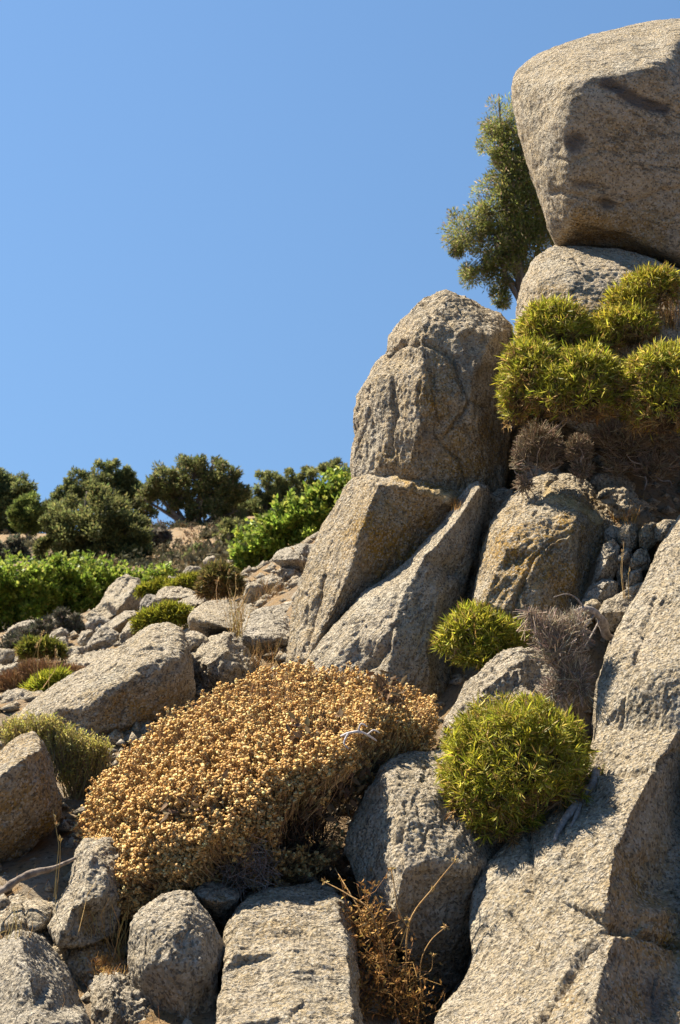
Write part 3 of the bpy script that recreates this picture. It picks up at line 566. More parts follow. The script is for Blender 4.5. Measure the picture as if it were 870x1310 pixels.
# ---- stones up the left slope
UG = 'stones strewn up the slope on the left'
S = [
    ('big leaning slab stone standing against the bright green bush', [(110, 788, -.1), (127, 773, .1), (136, 758, .25), (151, 743, .4), (162, 737, .45), (169, 742, .4), (176, 743, .35), (183, 753, .3), (185, 768, .2), (182, 780, .05), (165, 784, -.1), (147, 788, -.15), (130, 796, -.15), (112, 794, -.15)], 14.2,
     [(140, 770, -.12), (155, 752, .08), (164, 765, -.15), (172, 752, .05), (170, 770, -.08), (150, 780, -.28)], 0, [([(164, 742), (156, 756), (148, 768)], 3, 3)]),
    ('tilted slab stone below the big leaning slab', [(126, 808), (142, 795, .2), (158, 780, .4), (173, 780, .4), (181, 784, .35), (166, 797, .1), (152, 812, -.05), (140, 814, -.1)], 12.2, [(150, 800, -.22), (165, 790, -.05), (141, 806, -.2)], .1, []),
    ('dull brown stone in front of the tilted slab', [(110, 830), (120, 815, .05), (128, 806, .1), (136, 803, .1), (152, 811, .05), (150, 828), (134, 836), (120, 836)], 11, None, .4, []),
    ('small pale stone left of the dull brown stone', [(100, 820), (106, 809), (118, 808), (119, 818), (111, 828), (102, 826)], 11.5, None, 0, []),
    ('long low ridge stone running up to the olive cushion shrub', [(150, 826, -.3), (153, 810, -.2), (164, 796, 0), (182, 787, .1), (200, 780, .25), (219, 775, .4), (240, 767, .6), (256, 761, .8), (264, 768, .7), (262, 782, .5), (240, 800, .1), (200, 815, -.1), (171, 828, -.3)], 10.8, [(166, 805, -.4), (200, 790, -.15), (240, 776, .15), (258, 772, .3)], .1, []),
    ('flat topped stone with shaded front above the ridge stone', [(200, 765), (204, 758, .15), (212, 753, .3), (228, 751, .4), (242, 752, .4), (250, 759, .2), (244, 768), (230, 774), (212, 780), (203, 774)], 12.2, [(208, 764, -.15), (228, 765, -.2), (244, 762, -.05)], 0, []),
    ('blue shaded stone hiding right of the leaning slab', [(181, 770), (188, 761), (198, 764), (208, 770), (206, 780), (190, 788), (182, 786)], 13.2, None, .7, []),
    ('round stone at left end of the upper stone cluster', [(203, 752), (208, 742), (216, 736), (225, 738), (226, 748), (214, 756)], 14, None, 0, []),
    ('sharp bright stone right of the round upper stone', [(215, 753), (224, 741), (231, 734), (240, 736), (240, 746), (228, 755)], 13.8, None, 0, []),
    ('grey boulder stone in the middle of the upper cluster', [(232, 735), (240, 724), (253, 724), (264, 728), (266, 740), (250, 745), (236, 744)], 15, None, .4, []),
    ('low grey stone at right of the upper cluster', [(260, 736), (266, 725), (280, 722), (293, 726), (292, 738), (270, 742)], 15.4, None, .5, []),
    ('lone pinkish stone on the bare hillside', [(260, 719), (264, 713), (274, 712), (277, 718), (272, 724), (262, 724)], 18, None, .1, []),
    ('pale stone beside lower edge of right green bush', [(284, 722), (292, 714), (300, 712), (302, 722), (292, 732)], 16, None, .1, []),
    ('large dark topped stone balanced on the small rock pile', [(348, 716), (355, 707, .05), (366, 703, .1), (378, 701, .12), (391, 696, .15), (402, 698, .15), (400, 720, .05), (388, 733), (367, 730)], 10.6, [(360, 716, -.14), (380, 716, -.16), (372, 706, -.02)], .5, []),
    ('blocky stone under the balanced dark stone', [(351, 731), (361, 726), (378, 727), (388, 734), (382, 746), (364, 747), (355, 738)], 10.5, None, .3, []),
    ('angular stone forming left side of the small rock pile', [(324, 747), (332, 738, .05), (348, 733, .1), (362, 738, .05), (368, 748), (350, 760), (336, 758)], 10.3, None, .3, []),
    ('slanted stone at the lower left of the small rock pile', [(310, 766), (316, 750), (325, 744, .05), (336, 750), (340, 758), (326, 772), (316, 776)], 10.0, None, .15, []),
    ('small stone at the base of the small rock pile', [(340, 764), (346, 757), (354, 756), (358, 764), (350, 770)], 10, None, 0, []),
    ('pebble sized stone below the angular pile stone', [(352, 752), (360, 746), (370, 748), (368, 758), (356, 760)], 10.2, None, .2, []),
    ('wide shaded stone by the dark scrub at far left', [(5, 815), (12, 804), (24, 798), (40, 795), (52, 798), (62, 810), (58, 824), (30, 830), (8, 828)], 14.5, None, .4, []),
    ('smooth brown stone behind the wedge block stone', [(56, 822), (66, 808), (79, 803), (87, 810), (87, 828), (60, 832)], 12.6, None, .3, []),
    ('wedge block stone with bright top behind the cushion', [(63, 824), (72, 817, .08), (84, 816, .1), (86, 829), (76, 834)], 12.2, [(74, 824, -.06)], 0, []),
    ('sharp upright stone left of the green cushion', [(13, 850), (18, 840), (26, 829), (34, 839), (32, 850), (22, 856)], 11.5, None, .2, []),
    ('dark block stone at the left picture edge', [(-8, 840), (0, 832), (20, 833), (20, 846), (8, 856), (-8, 858)], 11.6, None, .1, []),
    ('flat pale stone low at the left edge under sharp stone', [(-8, 866), (4, 855), (22, 850), (27, 858), (14, 868), (-8, 874)], 10.8, None, .1, []),
    ('small flat ledge stone right of the wedge block stone', [(86, 834), (92, 829), (108, 828), (114, 834), (104, 842), (90, 842)], 11.3, None, .2, []),
    ('stone sliver between ledge stone and dull brown stone', [(108, 840), (116, 834), (128, 832), (126, 842), (114, 848)], 10.9, None, .2, []),
    ('broad pale sheet of rock behind the large smooth boulder', [(88, 850, -.1), (95, 841, .1), (116, 835, .3), (138, 832, .4), (160, 828, .4), (170, 845), (130, 870, -.2), (95, 866, -.2)], 9.7, [(110, 848, -.15), (140, 846, -.1)], 0, []),
    ('half buried grey stone below the dry orange bush shadow', [(110, 800), (116, 792), (128, 790), (140, 796), (130, 806), (114, 808)], 13.2, None, .5, []),
]
for lab, pts, D_, inn, gy, cr in S:
    rock(lab, pts, inn, D=D_, T=0.5 if D_ > 11 else 0.35, grey=gy, group=UG, vox=1.1, sm=1, amp=.8, cracks=cr, ochre=.12, name='stone', cat='stone', bulge=.3)

bpy.context.view_layer.update(); DG = bpy.context.evaluated_depsgraph_get()
def surf(px, py, lift=0.0, dflt=5.0):
    """distance at which the sight line through a pixel first meets stone or soil"""
    o = Vector((0, 0, CAMZ)); v = Vector(P(px, py, 1.0)) - o
    hit, loc, *_ = SC.ray_cast(DG, o, v.normalized())
    return (loc.y - lift) if hit else dflt
def near(px, py, d, lift=.008, tol=.5):
    q = surf(px, py, lift, d); return q if abs(q - d) < tol else d
# ------------------------------------------------------------------ plants: builders
def unit(v): return v / np.maximum(np.linalg.norm(v, axis=-1, keepdims=True), 1e-9)
def rand_dir(n): return unit(RNG.normal(size=(n, 3)))
def leaves(name, base, dirs, L, W, cols, mat, parent, fold=0.0, kind='stuff'):
    """one pointed leaf (a folded diamond of two triangles) per row"""
    n = len(base); L = np.broadcast_to(L, n); W = np.broadcast_to(W, n)
    side = unit(np.cross(dirs, rand_dir(n)))
    mid = base + dirs * (0.45 * L)[:, None]
    up = np.cross(side, dirs)
    bend = up * (fold * L)[:, None]
    V = np.stack([base, mid + side * W[:, None] * .5 + bend, base + dirs * L[:, None], mid - side * W[:, None] * .5 + bend], 1)
    org = np.array(parent.location)
    f = np.arange(n * 4).reshape(n, 4)
    tri = np.concatenate([f[:, [0, 1, 2]], f[:, [0, 2, 3]]], 0)
    C = np.repeat(cols, 4, axis=0)
    o = link_mesh(name, np_mesh(name, V.reshape(-1, 3) - org, tri, 3, C), mat, parent)
    if kind: o['kind'] = kind
    return o
def stems(name, p0, p1, p2, r0, r1, cols, mat, parent, kind='stuff'):
    """thin three-sided stalks through three points"""
    n = len(p0); org = np.array(parent.location) if parent is not None else np.zeros(3)
    r0 = np.broadcast_to(r0, n); r1 = np.broadcast_to(r1, n)
    d = unit(p2 - p0); a = unit(np.cross(d, rand_dir(n))); b = np.cross(d, a)
    rings = []
    for p, r in ((p0, r0), (p1, (r0 + r1) / 2), (p2, r1)):
        for k in range(3):
            t = 2 * math.pi * k / 3
            rings.append(p + (a * math.cos(t) + b * math.sin(t)) * r[:, None])
    V = np.stack(rings, 1)
    q = []
    for s in (0, 3):
        for k in range(3): q.append([s + k, s + (k + 1) % 3, s + 3 + (k + 1) % 3, s + 3 + k])
    q = np.array(q)
    f = (np.arange(n)[:, None, None] * 9 + q[None]).reshape(-1, 4)
    o = link_mesh(name, np_mesh(name, V.reshape(-1, 3) - org, f, 4, np.repeat(cols, 9, axis=0)), mat, parent)
    if kind: o['kind'] = kind
    return o
def tube(name, pts, radii, mat, parent=None, sides=8, wob=0.0, col=None):
    """a rounded, slightly knotty limb along a smoothed polyline"""
    pts = np.array(pts, float); radii = np.array(radii, float)
    t = np.linspace(0, len(pts) - 1, (len(pts) - 1) * 6 + 1)
    i = np.clip(t.astype(int), 0, len(pts) - 2); f = t - i
    def at(j): return pts[np.clip(j, 0, len(pts) - 1)]
    p0, p1, p2, p3 = at(i - 1), at(i), at(i + 1), at(i + 2); ff = f[:, None]
    C = 0.5 * (2 * p1 + (p2 - p0) * ff + (2 * p0 - 5 * p1 + 4 * p2 - p3) * ff ** 2 + (3 * p1 - p0 - 3 * p2 + p3) * ff ** 3)
    R = radii[i] * (1 - f) + radii[i + 1] * f
    if wob: R = R * (1 + wob * noise(C / (R.mean() * 5) + 3.3, 5))
    T = unit(np.gradient(C, axis=0)); up = np.array([0.13, 0.2, 0.97]); a = unit(np.cross(T, up)); b = np.cross(T, a)
    ang = np.linspace(0, 2 * math.pi, sides, endpoint=False)
    V = C[:, None] + (a[:, None] * np.cos(ang)[None, :, None] + b[:, None] * np.sin(ang)[None, :, None]) * R[:, None, None]
    if wob:
        Vn = V.reshape(-1, 3); V = (Vn + (Vn - np.repeat(C, sides, 0)) * (wob * 0.8 * noise(Vn / (R.mean() * 2.2), 8))[:, None]).reshape(V.shape)
    m = len(C); idx = np.arange(m * sides).reshape(m, sides)
    q = np.stack([idx[:-1], np.roll(idx, -1, 1)[:-1], np.roll(idx, -1, 1)[1:], idx[1:]], -1).reshape(-1, 4)
    V = V.reshape(-1, 3)
    # close the ends
    V = np.concatenate([V, C[:1], C[-1:]])
    e0, e1 = m * sides, m * sides + 1
    caps = [[idx[0, (k + 1) % sides], idx[0, k], e0, e0] for k in range(sides)] + [[idx[-1, k], idx[-1, (k + 1) % sides], e1, e1] for k in range(sides)]
    me = bpy.data.meshes.new(name)
    org = np.array(parent.location) if parent is not None else C[0]
    me.from_pydata((V - org).tolist(), [], q.tolist() + [c[:3] for c in caps]); me.polygons.foreach_set('use_smooth', np.ones(len(me.polygons), bool))
    return link_mesh(name, me, mat, parent, None if parent is not None else C[0])
def mix_cols(n, cols, probs, jit=0.18, hue=0.06):
    c = np.array(cols)[RNG.choice(len(cols), n, p=np.array(probs) / sum(probs))]
    return np.clip(c * (1 + jit * RNG.normal(size=(n, 1))) * (1 + hue * RNG.normal(size=(n, 3))), 0.004, 0.9)
def blob3(b, default_d):
    """(px, py, r[, ry[, d]]) -> centre, half sizes in metres"""
    px, py, r = b[:3]; ry = b[3] if len(b) > 3 and b[3] else r; d = b[4] if len(b) > 4 else default_d
    k = d / F
    return P(px, py, d), np.array([r * k, (r + ry) / 2 * k, ry * k])

# spiny cushion: shoots set with needles over a lumpy dome, dead brown ones below
def needle_bush(label, blobs, d, n, L, W, deadline=-0.3, green=((0.27, 0.285, 0.028), (0.46, 0.42, 0.045), (0.60, 0.52, 0.12), (0.42, 0.28, 0.10)), probs=(.38, .36, .16, .10), per=11, dead_amt=1.0, group=None, cat='bush', name='spiny_bush', wood=True, deadcol=((0.36, 0.22, 0.08), (0.24, 0.15, 0.07), (0.42, 0.30, 0.13))):
    B = [blob3(b, d) for b in blobs]
    cs = np.array([c for c, _ in B]); lo = min(c[2] - s[2] for c, s in B)
    root = empty(name, (cs[:, 0].mean(), cs[:, 1].mean(), lo), label, cat, group)
    vol = np.array([s[0] * s[2] for _, s in B]); cnt = (n * vol / vol.sum()).astype(int) + 3
    pos, axi, hgt = [], [], []
    for (c, s), m in zip(B, cnt):
        u = rand_dir(m); u[:, 2] = np.where(u[:, 2] < -0.55, -u[:, 2], u[:, 2])
        rad = RNG.uniform(0.72, 1.02, m) ** 0.6
        lump = 1 + 0.17 * noise(u * 2.4 + c, 3) + 0.15 * noise(u * 5.6 + c, 4) + (RNG.uniform(size=m) < .05) * RNG.uniform(.04, .16, m)
        p = c + u * s * (rad * lump)[:, None]
        ok = np.ones(m, bool)
        for c2, s2 in B:
            if c2 is not c: ok &= (((p - c2) / s2) ** 2).sum(1) > 0.62
        pos.append(p[ok]); axi.append(unit(u[ok] * .75 + 0.75 * rand_dir(ok.sum()) + np.array([-0.1, -0.05, 0.4]))); hgt.append(u[ok][:, 2] + 0.28 * RNG.normal(size=ok.sum()))
    pos, axi, hgt = np.concatenate(pos), np.concatenate(axi), np.concatenate(hgt)
    m = len(pos)
    dead = hgt < deadline
    ax = np.repeat(axi, per, 0); t = RNG.uniform(0, 1, m * per)
    th = np.radians(RNG.uniform(18, 88, m * per))
    perp = unit(np.cross(ax, rand_dir(m * per)))
    dr = unit(ax * np.cos(th)[:, None] + perp * np.sin(th)[:, None])
    base = np.repeat(pos, per, 0) + ax * ((t - .5) * L * 0.9)[:, None]
    sc = np.repeat(RNG.uniform(.7, 1.25, m), per)
    col = mix_cols(m * per, green, probs)
    tint = np.repeat(1 + 0.22 * RNG.normal(size=(m, 1)), per, 0); col = np.clip(col * tint, .005, .8)
    dc = mix_cols(m * per, deadcol, (.5, .3, .2))
    dm = np.repeat(dead, per); col[dm] = dc[dm]
    lv = ~dm
    ll = L * sc * RNG.uniform(.65, 1.15, m * per)
    leaves('leaves', base[lv], dr[lv], ll[lv], W, col[lv], LEAF, root, 0.08)
    if dm.any() and dead_amt > 0:
        leaves('dead_leaves', base[dm], dr[dm], ll[dm], W * .7, col[dm], DRY, root, 0.08)
    # inner twigs and litter that fill the cushion
    tw = []; k = int(m * 1.2)
    bi = RNG.choice(len(B), k, p=vol / vol.sum())
    C0 = cs[bi]; S0 = np.array([s for _, s in B])[bi]
    u = rand_dir(k)
    p0 = C0 + np.array([0, 0, -0.5]) * S0 + rand_dir(k) * S0 * .15
    p2 = C0 + u * S0 * RNG.uniform(.5, .92, k)[:, None]
    p1 = (p0 + p2) / 2 + rand_dir(k) * S0 * .12
    stems('twigs', p0, p1, p2, W * .55, W * .25, mix_cols(k, ((.13, .09, .055), (.2, .15, .1)), (.6, .4)), DRY, root)
    if wood:
        for _ in range(3):
            c = cs[RNG.integers(len(cs))]; s0 = B[0][1]
            a = np.array([cs[:, 0].mean(), cs[:, 1].mean() + .02, lo - .03])
            tube('stem', [a + (c - a) * .3, (a + c) / 2 + rand_dir(1)[0] * s0 * .1, c], [W * 1.2, W * 1.0, W * .7], BARK, root, 6, .3)
    return root

def crown_tree(label, blobs, d, n, L, W, cols, probs, trunk, limbs=4, cat='tree', name='tree', group=None, sub=14, subr=.33, up=0.2, trunk_r=0.12, mat=None, flat=1.0, shell=.55):
    """trunk and limbs, and a crown of small leaves gathered in many clumps over the lobes of the crown"""
    B = [blob3(b, d) for b in blobs]
    tb = P(*trunk); root = empty(name, tb, label, cat, group)
    vol = np.array([s[0] * s[2] for _, s in B]); pr = vol / vol.sum()
    nc = sub * len(B)
    bi = RNG.choice(len(B), nc, p=pr)
    u = rand_dir(nc)
    cc = np.array([c for c, _ in B])[bi]; ss = np.array([s for _, s in B])[bi]
    cen = cc + u * ss * (RNG.uniform(shell, 1.0, nc))[:, None]
    cr = ss * subr * RNG.uniform(.6, 1.35, nc)[:, None]
    li = RNG.integers(nc, size=n)
    g = rand_dir(n) * (RNG.uniform(0, 1, n) ** .5)[:, None]
    pos = cen[li] + g * cr[li]
    dr = unit(g + rand_dir(n) * .8 + u[li] * .5 + np.array([0, 0, up]))
    shade = (1 + .2 * RNG.normal(size=(nc, 1)))[li]
    c = np.clip(1.8 * mix_cols(n, cols, probs) * shade, .004, .6)
    leaves('crown', pos, dr, L * RNG.uniform(.6, 1.3, n), W * RNG.uniform(.7, 1.2, n), c, mat or TREELEAF, root, .06)
    top = np.average(np.array([c for c, _ in B]), axis=0, weights=pr)
    mid = tb * .55 + top * .45
    tube('trunk', [tb - np.array([0, 0, .3]), tb * .8 + mid * .2 + rand_dir(1)[0] * trunk_r, mid, top], [trunk_r * 1.4, trunk_r, trunk_r * .7, trunk_r * .3], BARK, root, 8, .25)
    for j in RNG.permutation(len(B))[:limbs]:
        c, s = B[j]
        a = tb * .6 + mid * .4
        tube('limb', [a, (a + c) / 2 + rand_dir(1)[0] * s * .3 - np.array([0, 0, .1]) * s, c + (c - a) * .15], [trunk_r * .7, trunk_r * .45, trunk_r * .15], BARK, root, 6, .25)
    # fine bare twigs inside the crown
    k = nc
    p0 = cc * .6 + top * .4; p2 = cen; p1 = (p0 + p2) / 2 + rand_dir(k) * ss * .12
    stems('twigs', p0, p1, p2, trunk_r * .12, trunk_r * .05, mix_cols(k, ((.13, .10, .08), (.2, .17, .14)), (.5, .5)), DRY, root)
    return root

# ------------------------------------------------------------------ trees and bushes behind
OL = ((.12, .135, .036), (.16, .16, .042), (.085, .095, .035), (.22, .17, .10))
crown_tree('wind bent olive green tree rising behind the crowning boulder',
           [(642, 155, 27), (634, 188, 20), (655, 190, 24), (660, 235, 34), (628, 243, 20), (672, 272, 34), (642, 268, 28), (594, 294, 27), (580, 316, 12), (636, 316, 33), (671, 320, 32), (612, 355, 22), (646, 350, 28), (642, 382, 12), (690, 220, 34), (680, 180, 30), (700, 270, 30), (690, 310, 34), (665, 205, 28), (655, 300, 26), (612, 280, 20)],
           16, 60000, .05, .012, OL, (.35, .35, .1, .2), (672, 420, 16), 6, trunk_r=.06, sub=20, subr=.46)
TG = 'trees along the hilltop'
DK = ((.07, .085, .032), (.095, .105, .038), (.125, .125, .045)); MD = ((.07, .09, .022), (.10, .12, .03), (.055, .068, .022)); OV = ((.085, .092, .032), (.115, .112, .038), (.062, .07, .025))
crown_tree('dark evergreen tree cut by the left picture edge', [(-5, 625, 26), (18, 630, 22), (5, 655, 30), (28, 642, 14), (-20, 650, 25), (10, 680, 22)], 64, 22000, .17, .075, DK, (.4, .4, .2), (5, 705, 64), group=TG, trunk_r=.2)
crown_tree('small rounded green tree right of the edge tree', [(36, 652, 18), (24, 661, 14), (46, 662, 13), (34, 668, 15)], 58, 11000, .15, .065, MD, (.4, .4, .2), (36, 690, 58), group=TG, trunk_r=.12)
crown_tree('tall dark tree with twin peaked crown on the hilltop', [(122, 608, 17), (150, 603, 17), (103, 618, 19), (172, 636, 20), (140, 628, 28), (182, 658, 14), (80, 632, 12), (165, 615, 14), (95, 640, 20), (70, 655, 20), (58, 668, 18), (186, 678, 16)], 66, 28000, .17, .075, DK, (.3, .4, .3), (140, 700, 66), group=TG, trunk_r=.22)
crown_tree('broad olive coloured tree in front of the twin peaked tree', [(112, 642, 26), (128, 662, 40), (82, 682, 33), (160, 684, 32), (52, 698, 22), (112, 700, 42), (182, 702, 20), (95, 660, 30), (150, 655, 22), (70, 712, 26), (150, 714, 34), (115, 722, 26)], 42, 44000, .125, .05, OV, (.4, .35, .25), (115, 742, 42), group=TG, trunk_r=.2)
crown_tree('spreading round topped tree with sky under its branches', [(245, 606, 24), (270, 600, 20), (290, 612, 17), (212, 617, 22), (196, 628, 13), (230, 632, 22), (276, 632, 24), (255, 640, 20), (220, 645, 12), (288, 640, 15), (270, 660, 20), (248, 656, 12), (298, 656, 18), (185, 640, 12), (300, 632, 16)], 64, 30000, .17, .07, ((.075, .088, .03), (.11, .115, .04), (.15, .13, .06)), (.4, .4, .2), (243, 690, 64), limbs=8, group=TG, trunk_r=.2, sub=16)
crown_tree('dark tree with ragged crown right of the spreading tree', [(343, 620, 16), (320, 640, 17), (355, 640, 18), (330, 656, 22), (372, 626, 13), (305, 655, 14), (360, 660, 16), (298, 646, 14), (380, 646, 18), (312, 672, 16), (350, 676, 18), (365, 612, 14)], 66, 22000, .17, .07, DK, (.3, .4, .3), (335, 695, 66), group=TG, trunk_r=.18)
crown_tree('last hilltop tree partly hidden by the rock pillar', [(415, 606, 15), (394, 612, 14), (436, 604, 17), (400, 630, 18), (440, 626, 22), (425, 640, 20), (460, 620, 20), (385, 640, 14), (380, 622, 16), (400, 655, 18)], 68, 22000, .17, .07, ((.08, .09, .03), (.11, .115, .04), (.14, .13, .055)), (.35, .4, .25), (425, 690, 68), group=TG, trunk_r=.2)
HG = 'shrubs on the bare hillside'
for lab, bl, d, cl, gr in [
        ('brownish low shrub under the spreading tree', [(271, 692, 13), (262, 698, 9)], 52, ((.06, .055, .03), (.09, .075, .045)), (270, 708)),
        ('soft olive shrub right of the brownish shrub', [(296, 682, 17), (308, 690, 13), (285, 690, 10)], 46, ((.075, .08, .028), (.10, .10, .035)), (296, 704)),
        ('olive shrub beside the right bright green bush', [(330, 688, 20), (348, 678, 17), (318, 696, 12)], 40, ((.065, .075, .022), (.095, .10, .03)), (332, 708)),
        ('small pale shrub low on the hillside', [(252, 708, 9), (245, 716, 9), (262, 712, 6)], 36, ((.09, .10, .04), (.12, .12, .05)), (250, 724)),
        ('dark grey scrub at foot of the broad olive tree', [(196, 690, 12), (208, 684, 9), (202, 700, 10)], 48, ((.06, .055, .045), (.09, .08, .065)), (202, 708)),
        ('dark scrub patch below the edge tree', [(10, 715, 16), (30, 712, 12), (-8, 705, 14), (20, 698, 12)], 50, ((.04, .045, .03), (.07, .065, .045)), (12, 728)),
        ('small dark shrub beside the sandy track', [(228, 722, 8), (220, 716, 8)], 40, ((.035, .045, .02), (.06, .065, .03)), (225, 730))]:
    crown_tree(lab, bl, d, 2600, .0032 * d, .0016 * d, cl, (.5, .5), (gr[0], gr[1], d), 2, 'shrub', 'shrub', HG, sub=16, trunk_r=.05, subr=.3)
BR = ((.10, .145, .02), (.145, .185, .026), (.075, .105, .018), (.20, .21, .045))
BG = 'bright green bushes on the slope'
def bright(label, bl, d, n, tr):
    r = crown_tree(label, bl, d, int(n * 1.6), .07, .036, BR, (.35, .35, .18, .12), (*tr, d), 3, 'bush', 'leafy_bush', BG, sub=18, subr=.27, up=.5, trunk_r=.05, shell=.7)
    # upright leafy shoots along the top
    B = [blob3(b, d) for b in bl]; m = 16 * len(B)
    bi = RNG.integers(len(B), size=m); cs = np.array([c for c, _ in B])[bi]; s = np.array([q for _, q in B])[bi]
    u = rand_dir(m); u[:, 2] = abs(u[:, 2]) * .8 + .3; u = unit(u)
    p = cs + u * s * .9; ln = RNG.uniform(.08, .26, m); ax = unit(np.array([0, 0, 1]) + .35 * rand_dir(m) + .3 * u)
    k = 14; t = RNG.uniform(0, 1, m * k)
    base = np.repeat(p, k, 0) + np.repeat(ax * ln[:, None], k, 0) * t[:, None]
    dr = unit(np.repeat(ax, k, 0) * .6 + rand_dir(m * k))
    leaves('shoots', base, dr, .085 * RNG.uniform(.6, 1.1, m * k), .045, 2.0 * mix_cols(m * k, BR, (.25, .35, .1, .3)), LEAF, r, .06)
bright('bright green leafy bush at the left picture edge', [(-10, 752, 30), (18, 748, 30), (45, 752, 26), (5, 778, 30), (40, 778, 30), (-20, 782, 30)], 20, 12000, (15, 810))
bright('bright green leafy bush in the middle of left thicket', [(72, 744, 26), (98, 743, 26), (85, 760, 28), (68, 775, 28), (100, 775, 28), (55, 755, 18)], 20.5, 11000, (85, 805))
bright('bright green leafy bush behind the big leaning slab', [(128, 750, 26), (152, 756, 24), (176, 758, 18), (130, 770, 28), (160, 772, 24), (196, 752, 16), (190, 768, 16), (214, 746, 8)], 21, 11000, (150, 800))
bright('bright green leafy bush against the pillar left side', [(328, 706, 24), (358, 690, 30), (388, 672, 32), (418, 652, 28), (440, 640, 22), (310, 722, 14), (345, 716, 22), (400, 696, 36), (432, 680, 36), (375, 712, 24), (455, 660, 30), (400, 725, 30), (365, 730, 20), (335, 735, 14), (430, 715, 30)], 16, 24000, (390, 745))
SGp = 'dark scrub below the left bushes'
for lab, bl, d, tr in [('dark thorny scrub over the wide shaded stone', [(30, 818, 18, 14), (50, 808, 12), (12, 826, 14), (60, 798, 9), (42, 828, 12)], 13.6, (35, 836)),
                       ('grey dry scrub left of the half buried stone', [(92, 798, 12), (80, 790, 10), (100, 808, 9), (88, 812, 10)], 13.8, (92, 822))]:
    crown_tree(lab, bl, d, 3500, .05, .014, ((.07, .065, .045), (.10, .09, .07), (.05, .055, .03)), (.4, .35, .25), (*tr, d), 3, 'shrub', 'shrub', SGp, sub=18, trunk_r=.02, subr=.3, mat=DRY)

# ------------------------------------------------------------------ cushions on the slope
YG = ((.20, .21, .02), (.30, .29, .03), (.36, .33, .05)); CG = 'small cushion plants between the slope stones'
needle_bush('yellow green cushion plant on the long ridge stone', [(196, 797, 16, 12), (218, 790, 18, 12), (234, 790, 10, 8), (182, 803, 8, 8)], 10.2, 900, .06, .009, -.7, YG, (.4, .4, .2), group=CG, name='cushion_plant', wood=False)
needle_bush('dull green cushion plant right of the sharp upright stone', [(42, 834, 14, 11), (60, 832, 14, 9), (74, 836, 6, 6)], 10.6, 700, .06, .009, -.35, ((.12, .14, .02), (.2, .2, .03), (.26, .23, .05)), (.4, .4, .2), group=CG, name='cushion_plant', wood=False)
needle_bush('round brown olive cushion plant behind flat topped rock', [(280, 745, 21, 19), (296, 752, 12, 15), (268, 756, 12, 12)], 11, 1100, .06, .009, -.1, ((.13, .125, .03), (.20, .17, .05), (.16, .12, .05)), (.4, .35, .25), group=CG, name='cushion_plant', wood=False)
needle_bush('bright yellow cushion plant between upper stones', [(240, 748, 12, 8), (226, 754, 10, 6), (252, 744, 8, 6)], 12.8, 500, .06, .01, -.7, YG, (.3, .4, .3), group=CG, name='cushion_plant', wood=False)
needle_bush('thin yellow green plant strip by the blue shaded stone', [(196, 756, 10, 5), (208, 752, 9, 5), (185, 758, 7, 4)], 13.6, 350, .07, .012, -.8, YG, (.5, .4, .1), group=CG, name='cushion_plant', wood=False)
needle_bush('lime yellow tuft at foot of the dry orange bush', [(62, 878, 16, 8), (74, 872, 9, 6), (48, 884, 9, 5)], 8.2, 500, .06, .008, -.8, ((.27, .29, .03), (.38, .38, .04)), (.5, .5), group=CG, name='cushion_plant', wood=False)

# brush-like dry bush
def brush(label, blobs, d, n, ln, r, cols, probs, cat='bush', name='dry_bush', fan=.6, group=None, leafn=0, leafL=.02, leafW=.006, leafc=None, wood=0):
    B = [blob3(b, d) for b in blobs]; cs = np.array([c for c, _ in B]); ss = np.array([s for _, s in B])
    root = empty(name, (cs[:, 0].mean(), cs[:, 1].mean(), (cs[:, 2] - ss[:, 2]).min()), label, cat, group)
    bi = RNG.choice(len(B), n, p=ss[:, 0] * ss[:, 2] / (ss[:, 0] * ss[:, 2]).sum())
    u = rand_dir(n); u[:, 2] = np.where(u[:, 2] < -.3, -u[:, 2], u[:, 2])
    p2 = cs[bi] + u * ss[bi] * RNG.uniform(.55, 1.05, n)[:, None]
    ax = unit(u + np.array([0, 0, fan]) + .45 * rand_dir(n))
    L = ln * RNG.uniform(.5, 1.3, n)[:, None]
    p0 = p2 - ax * L; p1 = (p0 + p2) / 2 + rand_dir(n) * L * .1
    stems('twigs', p0, p1, p2, r, r * .5, mix_cols(n, cols, probs), DRY, root)
    if wood:                                    # crooked thicker wood inside the fine twigs
        k = wood; bi = RNG.choice(len(B), k); foot = cs.mean(0) - np.array([0, 0, ss[:, 2].mean() * .6])
        e = cs[bi] + rand_dir(k) * ss[bi] * RNG.uniform(.5, 1.02, k)[:, None]; a0 = foot + (e - foot) * RNG.uniform(0, .35, k)[:, None]
        for a_, e_ in zip(a0, e):
            l_ = np.linalg.norm(e_ - a_); v1, v2 = rand_dir(2) * l_ * .16
            tube('branch', [a_, a_ + (e_ - a_) * .35 + v1, a_ + (e_ - a_) * .7 + v2, e_], [r * 2.6, r * 2.2, r * 1.6, r * .7], DEADWOOD, root, 5, .3)
    if leafn:
        q = RNG.integers(n, size=leafn); t = RNG.uniform(.5, 1.05, leafn)[:, None]
        leaves('leaves', p0[q] * (1 - t) + p2[q] * t, unit(ax[q] * .7 + rand_dir(leafn)), leafL * RNG.uniform(.6, 1.3, leafn), leafW, mix_cols(leafn, *leafc), LEAF, root, .05)
    return root
brush('feathery dry orange bush above the low dark stone', [(20, 875, 30, 22), (55, 862, 32, 20), (85, 862, 26, 16), (5, 890, 20, 18), (100, 858, 14, 8), (38, 855, 18, 14)], 9.0, 7000, .13, .0022, ((.33, .20, .10), (.42, .26, .12), (.26, .16, .10)), (.4, .35, .25))
